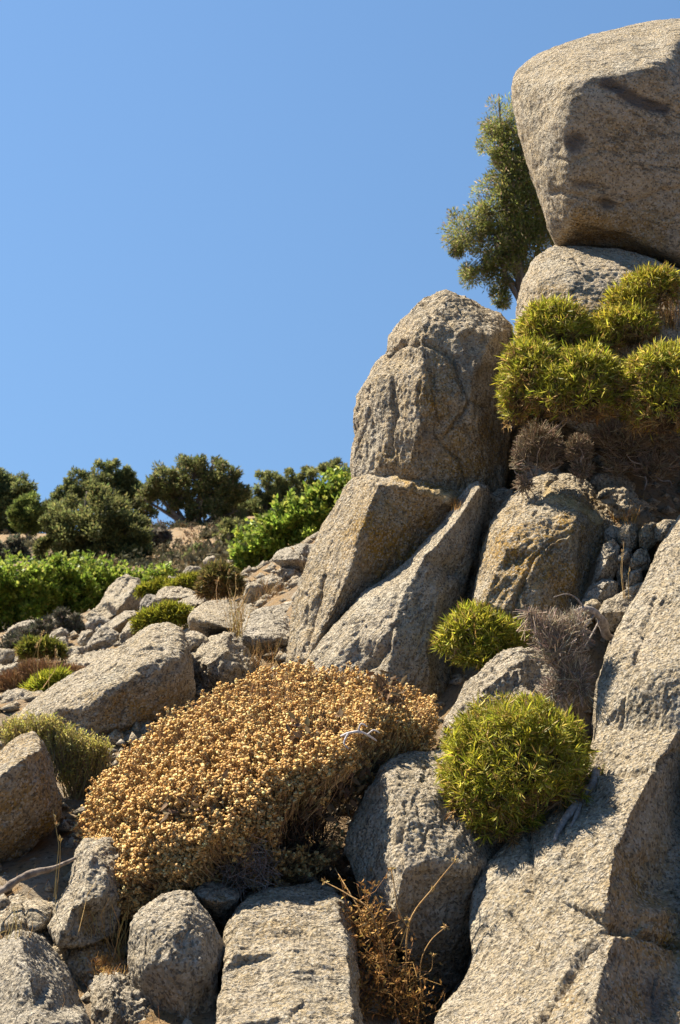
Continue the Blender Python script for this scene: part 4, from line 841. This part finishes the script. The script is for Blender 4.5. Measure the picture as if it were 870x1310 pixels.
brush('green and straw coloured thyme shrub beside ochre boulder', [(40, 930, 34, 18), (15, 935, 22, 18), (80, 948, 32, 22), (112, 960, 30, 24), (100, 985, 32, 22), (65, 930, 24, 16), (132, 958, 14, 14)], 6.1, 1300, .17, .002, ((.40, .31, .16), (.26, .20, .12), (.44, .37, .16)), (.4, .3, .3), name='thyme_shrub', cat='shrub', fan=1.5,
      leafn=9000, leafL=.016, leafW=.005, leafc=(((.52, .45, .12), (.42, .40, .08), (.6, .5, .2)), (.4, .35, .25)))

# ------------------------------------------------------------------ green spiny bushes among the rocks
NG = 'spiny green cushion bushes on the rock wall'
needle_bush('round spiny green bush low against the right slab', [(660, 986, 90, 84, 5.0), (640, 1012, 62, 56, 4.95), (684, 966, 54, 52, 5.02), (648, 1044, 48, 40, 4.94), (614, 1006, 40, 44, 4.97)], 4.9, 2900, .042, .0034, -.42, group=NG, per=15)
needle_bush('small spiny green bush in the crevice at the slab foot', [(612, 815, 40, 28, 6.3), (590, 822, 26, 22, 6.28), (640, 820, 30, 24, 6.3), (615, 840, 30, 18, 6.25), (605, 795, 20, 16, 6.32)], 6.3, 900, .052, .0045, -.8, group=NG, per=13)
needle_bush('topmost left spiny cushion against the rounded boulder', [(710, 424, 42, 34, 6.7), (690, 432, 26, 26, 6.68), (732, 430, 22, 24, 6.7)], 6.72, 1000, .047, .004, -.22, group=NG)
needle_bush('upper right spiny cushion climbing the rounded boulder', [(832, 374, 32, 26, 6.78), (805, 396, 28, 26, 6.76), (850, 366, 16, 18, 6.78), (786, 424, 26, 24, 6.66), (812, 424, 26, 26, 6.66), (775, 440, 18, 14, 6.64)], 6.75, 1200, .047, .004, -.15, group=NG, green=((0.29, 0.285, 0.028), (0.48, 0.42, 0.045), (0.58, 0.49, 0.10), (0.44, 0.28, 0.08)))
needle_bush('wide left spiny cushion drooping over the pillar edge', [(686, 486, 42, 44, 6.56), (664, 505, 20, 36, 6.56), (718, 508, 44, 38, 6.48), (750, 490, 42, 42, 6.48), (745, 515, 40, 36, 6.44), (656, 532, 11, 22, 6.56), (672, 460, 22, 22, 6.58)], 6.52, 2300, .048, .0042, -.22, group=NG)
needle_bush('right spiny cushion cut by the picture edge', [(840, 492, 44, 44, 6.4), (872, 482, 42, 40, 6.42), (848, 525, 48, 44, 6.38), (826, 512, 22, 32, 6.38), (905, 510, 40, 50, 6.5)], 6.43, 1800, .048, .0042, -.15, group=NG)
DN = 'dead brown undergrowth beneath the spiny cushions'
DC = ((.30, .23, .16), (.40, .32, .23), (.2, .15, .1))
for lab, bl, d in [('grey brown dead tuft hanging left below the cushions', [(690, 570, 34, 36), (668, 590, 18, 34), (700, 590, 24, 26), (670, 620, 14, 18)], 6.75),
                   ('small round dead tuft above the ochre block', [(740, 580, 22, 28), (745, 600, 18, 18)], 6.7),
                   ('dark tangle of dead brush in the deep shade at right', [(800, 575, 40, 40), (850, 560, 40, 36), (780, 560, 34, 30), (840, 600, 40, 30), (890, 590, 40, 40), (790, 600, 26, 22)], 6.95)]:
    brush(lab, bl, d, 1900, .08, .0022, DC, (.4, .35, .25), 'brush', 'dead_brush', .1, DN, wood=14)

# dead grey shrub with its gnarled branch
brush('dead silvery grey shrub beside the right slab edge', [(712, 830, 40, 50), (730, 862, 34, 36), (700, 800, 34, 26), (735, 810, 26, 40), (712, 880, 30, 22), (680, 785, 16, 14), (742, 880, 20, 22)], 5.45, 2100, .11, .0016, ((.46, .36, .26), (.58, .48, .38), (.3, .23, .17)), (.4, .3, .3), 'shrub', 'dead_shrub', .25, wood=22)
OLDWOOD = bark_mat('old_branch_wood', (0.10, 0.075, 0.06), (0.27, 0.22, 0.18), 35)
def branch(label, pts, radii, name='branch', cat='branch', sides=8, mat=DEADWOOD, twigs=(), hug=0):
    if hug: pts = [(x, y, near(x, y, d, hug)) for x, y, d in pts]; twigs = [([(x, y, near(x, y, d, hug)) for x, y, d in tp], tr) for tp, tr in twigs]
    r = tube(name, [P(*p) for p in pts], radii, mat, None, sides, .35)
    tag(r, label, cat)
    for tp, tr in twigs:
        o = tube('twig', [P(*p) - np.array(r.location) for p in tp], tr, mat, None, 5, .2)
        o.parent = r; o.location = (np.array(o.location))
    return r
branch('gnarled grey dead branch curling above the dead shrub', [(787, 818, 5.8), (776, 812, 5.75), (771, 796, 5.7), (762, 784, 5.66), (748, 779, 5.63), (736, 781, 5.62)], [.015, .017, .016, .014, .013, .006],
       twigs=[([(762, 784, 5.66), (750, 800, 5.6), (738, 812, 5.56), (728, 828, 5.54)], [.006, .004, .003, .0015]), ([(768, 792, 5.68), (757, 812, 5.6), (748, 828, 5.58)], [.005, .0035, .0015]), ([(748, 779, 5.63), (738, 766, 5.62), (725, 760, 5.6), (708, 764, 5.6)], [.005, .004, .003, .0015])])
branch('grey split root running from green bush onto right slab', [(764, 982, 4.98), (759, 1002, 4.9), (746, 1018, 4.84), (729, 1040, 4.76), (718, 1057, 4.74), (709, 1076, 4.72)], [.012, .016, .016, .014, .011, .005], 'root', 'root',
       twigs=[([(746, 1018, 4.84), (738, 1042, 4.76), (730, 1058, 4.74)], [.010, .008, .003])], hug=.016)
branch('bleached fallen branch lying across gap at left edge', [(-20, 1150, 4.8), (5, 1138, 4.82), (25, 1124, 4.84), (45, 1116, 4.86), (70, 1110, 4.9), (100, 1096, 4.95)], [.012, .015, .012, .013, .009, .004], mat=OLDWOOD)
branch('white twisted dead twig stuck in the dry bush top', [(482, 948, 4.86), (470, 940, 4.83), (458, 936, 4.82), (446, 938, 4.82), (436, 942, 4.84)], [.002, .004, .005, .005, .003], 'twig', 'twig', 6, bark_mat('bleached_wood', (.42, .37, .36), (.6, .55, .54), 60),
       [([(458, 936, 4.82), (462, 926, 4.82), (470, 930, 4.82)], [.003, .003, .002]), ([(446, 938, 4.82), (440, 950, 4.8), (446, 958, 4.8)], [.004, .003, .002]), ([(470, 940, 4.83), (478, 934, 4.83), (486, 938, 4.84)], [.003, .0025, .002])])

# ------------------------------------------------------------------ the great dry flower bush
def flower_bush():
    out = [(97, 1070, 5.25), (106, 1025, 5.35), (125, 990, 5.45), (155, 960, 5.5), (200, 922, 5.6), (255, 888, 5.7), (320, 862, 5.78), (380, 848, 5.8), (450, 853, 5.8), (510, 868, 5.75), (550, 890, 5.7), (566, 925, 5.6), (552, 962, 5.5), (505, 975, 5.4), (470, 1010, 5.3),
           (440, 1065, 5.2), (430, 1105, 5.1), (370, 1128, 5.0), (310, 1138, 4.95), (250, 1140, 4.92), (205, 1155, 4.9), (165, 1182, 4.86), (142, 1160, 4.9), (128, 1118, 5.0)]
    inn = [(300, 920, 5.3), (400, 905, 5.3), (480, 915, 5.2), (520, 930, 5.25), (440, 960, 4.95), (330, 990, 4.9), (220, 990, 5.0), (160, 1030, 5.0), (200, 1070, 4.78), (290, 1060, 4.72), (350, 1060, 4.82), (230, 1120, 4.74), (170, 1120, 4.82), (400, 1020, 4.95), (390, 1080, 5.05), (420, 1040, 5.12)]
    pts = np.array(out + inn); n = len(out)
    vs, es, fs, ov, oe, of = geometry.delaunay_2d_cdt([Vector((p[0], p[1])) for p in pts], [], [list(range(n))], 1, 1e-3)
    D = np.array([pts[o[0], 2] for o in ov]); X = np.array([[v[0], v[1]] for v in vs])
    tri = np.array([list(f) for f in fs if len(f) == 3])
    A = X[tri]; area = abs(np.cross(A[:, 1] - A[:, 0], A[:, 2] - A[:, 0])) / 2
    root = empty('dry_flower_bush', P(300, 1130, 5.2), 'wide dome of dry golden flower heads filling the middle foreground', 'bush')
    def sample(m):
        t = RNG.choice(len(tri), m, p=area / area.sum()); r = RNG.uniform(size=(m, 2)); fl = r.sum(1) > 1; r[fl] = 1 - r[fl]
        w_ = np.stack([1 - r.sum(1), r[:, 0], r[:, 1]], 1)
        xy = (A[t] * w_[..., None]).sum(1); d = (D[tri[t]] * w_).sum(1)
        a3 = P(X[tri[t]][..., 0], X[tri[t]][..., 1], D[tri[t]])
        nr = unit(np.cross(a3[:, 1] - a3[:, 0], a3[:, 2] - a3[:, 0])); nr *= np.sign(-nr[:, 1])[:, None]
        return xy, d, nr
    xy, d, nr = sample(11500)
    px, py = xy.T
    # flowers thin out towards the dark, bare lower right flank
    hole = np.exp(-(((px - 425) / 52) ** 2 + ((py - 1050) / 55) ** 2)) + .55 * np.exp(-(((px - 350) / 50) ** 2 + ((py - 1118) / 28) ** 2)) + .6 * np.exp(-(((px - 370) / 40) ** 2 + ((py - 1060) / 40) ** 2))
    patchy = .55 * noise(np.stack([px / 13, py / 11, 0 * px], 1), 5) + .2 * noise(np.stack([px / 30, py / 30, 0 * px], 1), 6) + .08
    keep = RNG.uniform(size=len(px)) > np.clip(hole * 1.15 + patchy, 0, .97)
    xy, d, nr = xy[keep], d[keep], nr[keep]; px, py = xy.T
    lump = .05 * noise(np.stack([px / 45, py / 45, 0 * px], 1), 7) + .02 * noise(np.stack([px / 16, py / 16, 0 * px], 1), 8)
    c = P(px, py, d) + nr * (lump + RNG.uniform(-.05, .016, len(px)))[:, None]
    rep = RNG.integers(3, 7, len(c)); c = np.repeat(c, rep, 0); nr = np.repeat(nr, rep, 0); px, py, d = (np.repeat(q_, rep) for q_ in (px, py, d)); c = c + rand_dir(len(c)) * RNG.uniform(.004, .012, len(c))[:, None]
    # far flank, out of the photograph's sight
    back = P(px[::4], py[::4], d[::4]); mid = P(330, 1000, 5.45); back = back + np.array([0, 1, 0]) * (2 * np.maximum(mid[1] + .25 - back[:, 1], 0))[:, None]
    c = np.concatenate([c, back]); axis = unit(np.concatenate([nr, nr[::4] * np.array([1, -1, 1])]) + np.array([-.15, 0, .7]) + .55 * rand_dir(len(c)))
    m = len(c)
    # a dried head: a ragged cup of bracts, darker at base and centre
    K = 6; R = RNG.uniform(.0034, .0069, m)
    a = unit(np.cross(axis, rand_dir(m))); b = np.cross(axis, a)
    V = [c - axis * (R * .9)[:, None]]
    for ring, (rr, hh) in enumerate(((.62, -.45), (1.0, .25))):
        for k in range(K):
            t = 2 * math.pi * (k + .5 * ring) / K
            jit = RNG.uniform(.8, 1.2, m)
            V.append(c + (a * math.cos(t) + b * math.sin(t)) * (R * rr * jit)[:, None] + axis * (R * (hh + (.35 * RNG.normal(size=m) if ring else 0)))[:, None])
    V.append(c + axis * (R * .12)[:, None])
    V = np.stack(V, 1); q = []
    for k in range(K):
        k2 = (k + 1) % K
        q += [[0, 1 + k2, 1 + k], [1 + k, 1 + k2, 1 + K + k], [1 + k2, 1 + K + k2, 1 + K + k], [1 + K + k, 1 + K + k2, 1 + 2 * K]]
    nvh = 2 + 2 * K
    f = (np.arange(m)[:, None, None] * nvh + np.array(q)[None]).reshape(-1, 3)
    hc = mix_cols(m, ((.72, .44, .165), (.84, .59, .28), (.60, .35, .115), (.46, .27, .105)), (.4, .3, .2, .1), .12, .02)
    cols = np.repeat(hc, nvh, 0).reshape(m, nvh, 3).copy(); cols[:, 0] *= .75; cols[:, -1] *= .5
    org = np.array(root.location)
    o = link_mesh('flower_heads', np_mesh('flower_heads', V.reshape(-1, 3) - org, f, 3, np.clip(cols.reshape(-1, 3), 0, .8)), DRY, root); o['kind'] = 'stuff'
    # stalks under the heads
    L = RNG.uniform(.06, .15, m)[:, None]
    foot = P(330, 1100, 5.35)
    inw = unit(unit(foot - c) * .9 - axis * .7 + .35 * rand_dir(m))
    p2 = c - axis * (R * .8)[:, None]; p0 = p2 + inw * L; p1 = (p0 + p2) / 2 - np.array([0, 0, 1]) * L * .06 + rand_dir(m) * L * .06
    stems('stalks', p0, p1, p2, .0014, .001, mix_cols(m, ((.52, .34, .17), (.40, .26, .13), (.58, .42, .22)), (.4, .3, .3)), DRY, root)
    # woody tangle inside and on the bare flank
    xy, d, nr = sample(5200)
    p2 = P(xy[:, 0], xy[:, 1], d) - nr * RNG.uniform(.03, .14, len(d))[:, None]
    p0 = p2 + unit(foot - p2 + rand_dir(len(d)) * .25) * RNG.uniform(.12, .3, len(d))[:, None]; p1 = (p0 + p2) / 2 + rand_dir(len(d)) * .03
    stems('twigs', p0, p1, p2, .0026, .0012, mix_cols(len(d), ((.17, .11, .07), (.11, .08, .06), (.25, .18, .12)), (.4, .35, .25)), DRY, root)
    # wispy bleached twigs at the lower edge
    m2 = 420; x = RNG.uniform(280, 345, m2); y = RNG.uniform(1075, 1135, m2)
    p2 = P(x, y, 4.8 + RNG.uniform(0, .1, m2)); dd = unit(rand_dir(m2) + np.array([0, -.2, .4])); p0 = p2 - dd * RNG.uniform(.04, .1, m2)[:, None]
    stems('dead_twigs', p0, (p0 + p2) / 2 + rand_dir(m2) * .008, p2, .0011, .0007, mix_cols(m2, ((.32, .26, .22), (.22, .17, .14)), (.5, .5)), DRY, root)
    # old leaf litter caught in the heart of the bush
    xy, d, nr = sample(6000)
    p = P(xy[:, 0], xy[:, 1], d) - nr * RNG.uniform(.12, .24, len(d))[:, None]
    leaves('litter', p, rand_dir(len(p)), .05, .02, mix_cols(len(p), ((.13, .085, .05), (.18, .12, .07)), (.6, .4)), DRY, root, .1)
flower_bush()

# ------------------------------------------------------------------ grasses and loose things
def tuft(label, spots, ln, r, cols, cat='grass', name='dry_grass', lean=(0, 0, 1), spread=.25, seeds=0, kind=None, curl=.15):
    p0 = np.array([P(*s) for s in spots]); n = len(p0)
    base = p0.mean(0); root = empty(name, base, label, cat)
    ln = np.broadcast_to(ln, n)[:, None]
    dr = unit(np.array(lean) + spread * rand_dir(n))
    p2 = p0 + dr * ln; p1 = (p0 + p2) / 2 + rand_dir(n) * ln * curl
    stems('blades', p0, p1, p2, r, r * .45, mix_cols(n, cols, [1] * len(cols)), DRY, root)
    if seeds:
        q = np.repeat(np.arange(n), seeds); t = RNG.uniform(.72, 1.02, n * seeds)[:, None]
        # follow the bent stalk
        pos = p0[q] * (1 - t) ** 2 + 2 * (2 * p1[q] - .5 * (p0[q] + p2[q])) * t * (1 - t) + p2[q] * t ** 2
        leaves('seed_heads', pos, unit(dr[q] + .7 * rand_dir(n * seeds)), .018, .006, mix_cols(n * seeds, ((.5, .36, .17), (.42, .3, .14)), (.5, .5)), DRY, root, .1)
    return root
ST = ((.50, .36, .15), (.42, .28, .11), (.55, .42, .2))
def around(px, py, d, w_, h_, n, dd=.05):
    xy = [(px + RNG.uniform(-w_, w_), py + RNG.uniform(-h_, h_)) for _ in range(n)]
    return [(x, y, near(x, y, d, -.004)) for x, y in xy]
tuft('tall single straw stalk standing in the dark gap at left', [(69, 1148, 4.86), (72, 1150, 4.86)], (.29, .2), .0016, ST, spread=.06, seeds=6)
tuft('straw grass blades in front of the shaded hollow', around(115, 1212, 4.7, 30, 6, 16), RNG.uniform(.1, .22, 16), .0017, ST, spread=.35, curl=.2)
tuft('pale straw clump beside left edge of oval boulder', around(152, 1222, 4.62, 10, 8, 22), RNG.uniform(.08, .2, 22), .0016, ST, spread=.3)
tuft('short straw blades on the low pale boulder at lower left', around(22, 1200, 4.72, 18, 4, 14), RNG.uniform(.05, .11, 14), .0013, ST, spread=.2)
tuft('lone short straw blade on the bottom left rock', [(79, 1292, 4.05)], .05, .0016, ST, spread=.05)
tuft('orange dry grass mat on the crumbly brown rock', around(140, 1238, 4.5, 24, 10, 260), RNG.uniform(.012, .04, 260), .0012, ((.5, .29, .09), (.42, .23, .08), (.55, .36, .14)), spread=1.2)
tuft('straw tuft with long stalks beside flat topped rock', around(303, 815, 8.5, 8, 4, 46), RNG.uniform(.08, .32, 46), .0022, ST, spread=.35, seeds=2)
tuft('pair of tall oat stalks before the brown olive cushion', [(296, 772, 9.2), (278, 772, 9.2), (299, 772, 9.2)], (.22, .16, .2), .003, ST, spread=.12, seeds=8)
tuft('drooping wild oat stalks over the dry orange bush', [(45, 873, 7.5), (55, 880, 7.5), (62, 880, 7.5), (48, 868, 7.5)], (.22, .22, .16, .24), .002, ST, lean=(.15, 0, 1), spread=.22, seeds=16)
tuft('brown dry grass on the slope under the small rock pile', around(352, 768, 10.0, 30, 9, 240), RNG.uniform(.04, .16, 240), .0024, ((.36, .23, .11), (.28, .18, .09), (.45, .31, .15)), spread=.6)
tuft('dry straw tuft in the shade of the rough grey topped rock', around(340, 850, 7.9, 22, 6, 60), RNG.uniform(.05, .16, 60), .0019, ((.42, .27, .11), (.34, .21, .09)), spread=.5)
tuft('single bent straw stalk crossing the pillar left edge', [(392, 738, 9.5)], .24, .003, ST, lean=(-.6, 0, 1), spread=.1, seeds=8)
tuft('orange grass tuft at the foot of the crusty round stone', around(800, 668, 6.45, 16, 4, 70), RNG.uniform(.03, .1, 70), .0015, ((.5, .27, .08), (.42, .22, .07)), spread=.4)
tuft('slim straw stalks rising in front of the rubble', [(800, 765, 6.0), (798, 766, 6.0), (804, 766, 6.02)], (.24, .2, .12), .002, ST, spread=.06, seeds=4)
tuft('rusty grass blades above the round green bush', around(655, 920, 5.45, 28, 6, 60), RNG.uniform(.04, .12, 60), .0015, ((.36, .18, .07), (.3, .17, .08), (.42, .28, .12)), spread=.45)
tuft('orange sprig tucked under the pillar top of leaning slab', around(580, 652, 6.9, 6, 3, 24), RNG.uniform(.03, .07, 24), .0018, ((.5, .28, .09),), spread=.5)
tuft('dry grass on the right shoulder of rounded boulder', around(860, 420, 6.6, 14, 5, 60), RNG.uniform(.08, .22, 60), .0018, ((.36, .25, .1), (.3, .19, .08)), spread=.3)
# tangled russet stalks between the front block and the grey boulder
def weed():
    root = empty('dry_weed', P(490, 1310, 4.75), 'tangled russet dry weed between the two front boulders', 'weed')
    n = 520
    x = RNG.uniform(455, 545, n); y = RNG.uniform(1150, 1320, n); d = 4.62 + RNG.uniform(0, .25, n) - (y - 1150) / 170 * .12
    keep = (x < 470 + (y - 1150) * .5); x, y, d = x[keep], y[keep], d[keep]; n = len(x)
    p0 = P(x, y, d); dr = unit(np.array([.05, -.1, .6]) + rand_dir(n)); L = RNG.uniform(.05, .16, n)[:, None]
    p2 = p0 + dr * L; p1 = (p0 + p2) / 2 + rand_dir(n) * L * .22
    stems('stalks', p0, p1, p2, .0017, .0009, mix_cols(n, ((.34, .19, .07), (.42, .24, .09), (.26, .14, .06)), (.4, .35, .25)), DRY, root)
    k = 1500; q = RNG.integers(n, size=k); t = RNG.uniform(.2, 1.1, k)[:, None]
    leaves('dry_leaves', p0[q] * (1 - t) + p2[q] * t, rand_dir(k), .02 * RNG.uniform(.5, 1.3, k), .008, mix_cols(k, ((.42, .23, .07), (.5, .3, .1), (.33, .18, .06)), (.4, .3, .3)), DRY, root, .15)
    def st(pts, r): tube('stalk', [P(*p) for p in pts], r, RUST, root, 5, .1)
    st([(525, 1300, 4.66), (520, 1250, 4.62), (524, 1180, 4.6), (555, 1135, 4.6), (583, 1100, 4.62)], [.0035, .003, .003, .0025, .001])
    st([(524, 1190, 4.6), (510, 1165, 4.58), (503, 1125, 4.6), (500, 1110, 4.62)], [.0025, .002, .002, .001])
    st([(540, 1290, 4.64), (538, 1235, 4.6), (550, 1205, 4.6), (570, 1186, 4.6)], [.0025, .002, .0018, .001])
    st([(498, 1250, 4.6), (476, 1170, 4.62), (446, 1145, 4.66), (415, 1128, 4.7)], [.003, .003, .0025, .0012])
    st([(470, 1180, 4.64), (446, 1140, 4.7), (428, 1110, 4.8)], [.002, .002, .001])
    st([(538, 1250, 4.6), (552, 1240, 4.6), (553, 1222, 4.6)], [.0015, .0012, .0008])
    for p in [(583, 1100), (500, 1110), (570, 1186), (415, 1128), (555, 1135), (553, 1222), (516, 1240), (522, 1175)]:
        c = P(p[0], p[1], 4.61); m = 10
        leaves('seed_head', np.repeat(c[None], m, 0) + rand_dir(m) * .004, rand_dir(m), .014, .006, mix_cols(m, ((.45, .3, .12), (.5, .36, .16)), (.5, .5)), DRY, root, .1)
RUST = bark_mat('russet_stalk', (.34, .19, .07), (.44, .28, .12), 40)
weed()

# loose stones and dead stalks over the ground, too many and too small to count
def litter():
    n = 12500
    y = RNG.uniform(3.2, 26, n) ** 1.0; y = 3.2 + (y - 3.2) * RNG.uniform(.2, 1, n); x = RNG.uniform(-.42, .36, n) * y
    z = ground_z(x, y); s = RNG.gamma(2.0, .006, n) * (1 + y / 9) * (1 + 1.6 * (RNG.uniform(size=n) < .18)); s = np.minimum(s, .045 + .002 * y)
    ico = np.array([(0, 0, 1), (.9, 0, .1), (.2, .85, 0), (-.75, .5, .1), (-.7, -.55, 0), (.3, -.9, .05), (0, 0, -.7)])
    q = np.array([(0, 1, 2), (0, 2, 3), (0, 3, 4), (0, 4, 5), (0, 5, 1), (6, 2, 1), (6, 3, 2), (6, 4, 3), (6, 5, 4), (6, 1, 5)])
    a = RNG.uniform(0, 6.28, n); ca, sa = np.cos(a), np.sin(a)
    Vv = ico[None] * (1 + .3 * RNG.normal(size=(n, 7, 3))) * np.stack([s, s * RNG.uniform(.6, 1, n), s * RNG.uniform(.4, .8, n)], 1)[:, None]
    Vr = np.stack([Vv[..., 0] * ca[:, None] - Vv[..., 1] * sa[:, None], Vv[..., 0] * sa[:, None] + Vv[..., 1] * ca[:, None], Vv[..., 2]], -1) + np.stack([x, y, z + s * .2], 1)[:, None]
    f = (np.arange(n)[:, None, None] * 7 + q[None]).reshape(-1, 3)
    nv = n * 7
    me = np_mesh('loose_gravel', Vr.reshape(-1, 3), f, 3, attrs=dict(stain_shade=np.repeat(RNG.uniform(0, .6, n), 7), grey=np.repeat(RNG.uniform(0, .5, n), 7)))
    tag(link_mesh('loose_gravel', me, GRANITE), 'loose gravel scattered over the dry soil', 'gravel', kind='stuff')
    n = 22000
    y = 3.5 + 18 * RNG.uniform(0, 1, n) ** 1.6; x = RNG.uniform(-.42, .36, n) * y
    ok = noise(np.stack([x * 2, y * 2, 0 * x], 1), 9) > -.1; x, y = x[ok], y[ok]; n = len(x)
    p0 = np.stack([x, y, ground_z(x, y) - .005], 1); L = RNG.uniform(.02, .09, n)[:, None]
    p2 = p0 + unit(np.array([0, 0, .8]) + rand_dir(n)) * L; p1 = (p0 + p2) / 2 + rand_dir(n) * L * .15
    o = stems('dry_ground_grass', p0, p1, p2, .0014, .0006, mix_cols(n, ((.42, .27, .11), (.33, .2, .09), (.22, .15, .09)), (.4, .35, .25)), DRY, None)
    tag(o, 'sparse dry grass and stalks over the soil', 'grass', kind='stuff')
    # hillside scrub far up, one low mass
    m = 7000
    y = RNG.uniform(10, 74, m); x = RNG.uniform(-.75, .5, m) * y
    ok = (noise(np.stack([x * .3, y * .3, 0 * x], 1), 21) > -.1) & ((y > 26) | (x > .02 * y) | (x < -.3 * y)); x, y = x[ok], y[ok]; m = len(x)
    per = 42; n = m * per
    sz = np.repeat(RNG.uniform(.12, .5, m) * np.minimum(1, .35 + y / 45), per); u = rand_dir(n); u[:, 2] = abs(u[:, 2])
    p = np.stack([np.repeat(x, per), np.repeat(y, per), np.repeat(ground_z(x, y) + .5 * noise(np.stack([x * .22, y * .22, 0 * x], 1), 6), per)], 1) + u * (sz * RNG.uniform(.5, 1, n))[:, None]
    side = unit(rand_dir(n) + np.array([0, 0, .5])); w2 = unit(np.cross(side, rand_dir(n)))
    Ls = RNG.uniform(.08, .2, n)[:, None]
    V = np.stack([p, p + side * Ls * .5 + w2 * Ls * .22, p + side * Ls, p + side * Ls * .5 - w2 * Ls * .22], 1)
    f = np.arange(n * 4).reshape(n, 4)
    c = np.repeat(mix_cols(m, ((.085, .085, .045), (.14, .115, .065), (.06, .06, .035), (.22, .155, .08)), (.35, .3, .2, .15)), per, 0) * (1 + .15 * RNG.normal(size=(n, 1)))
    o = link_mesh('hillside_scrub', np_mesh('hillside_scrub', V.reshape(-1, 3), f, 4, np.repeat(c, 4, 0)), DRY)
    tag(o, 'low dry scrub covering the distant hillside', 'scrub', kind='stuff')
litter()
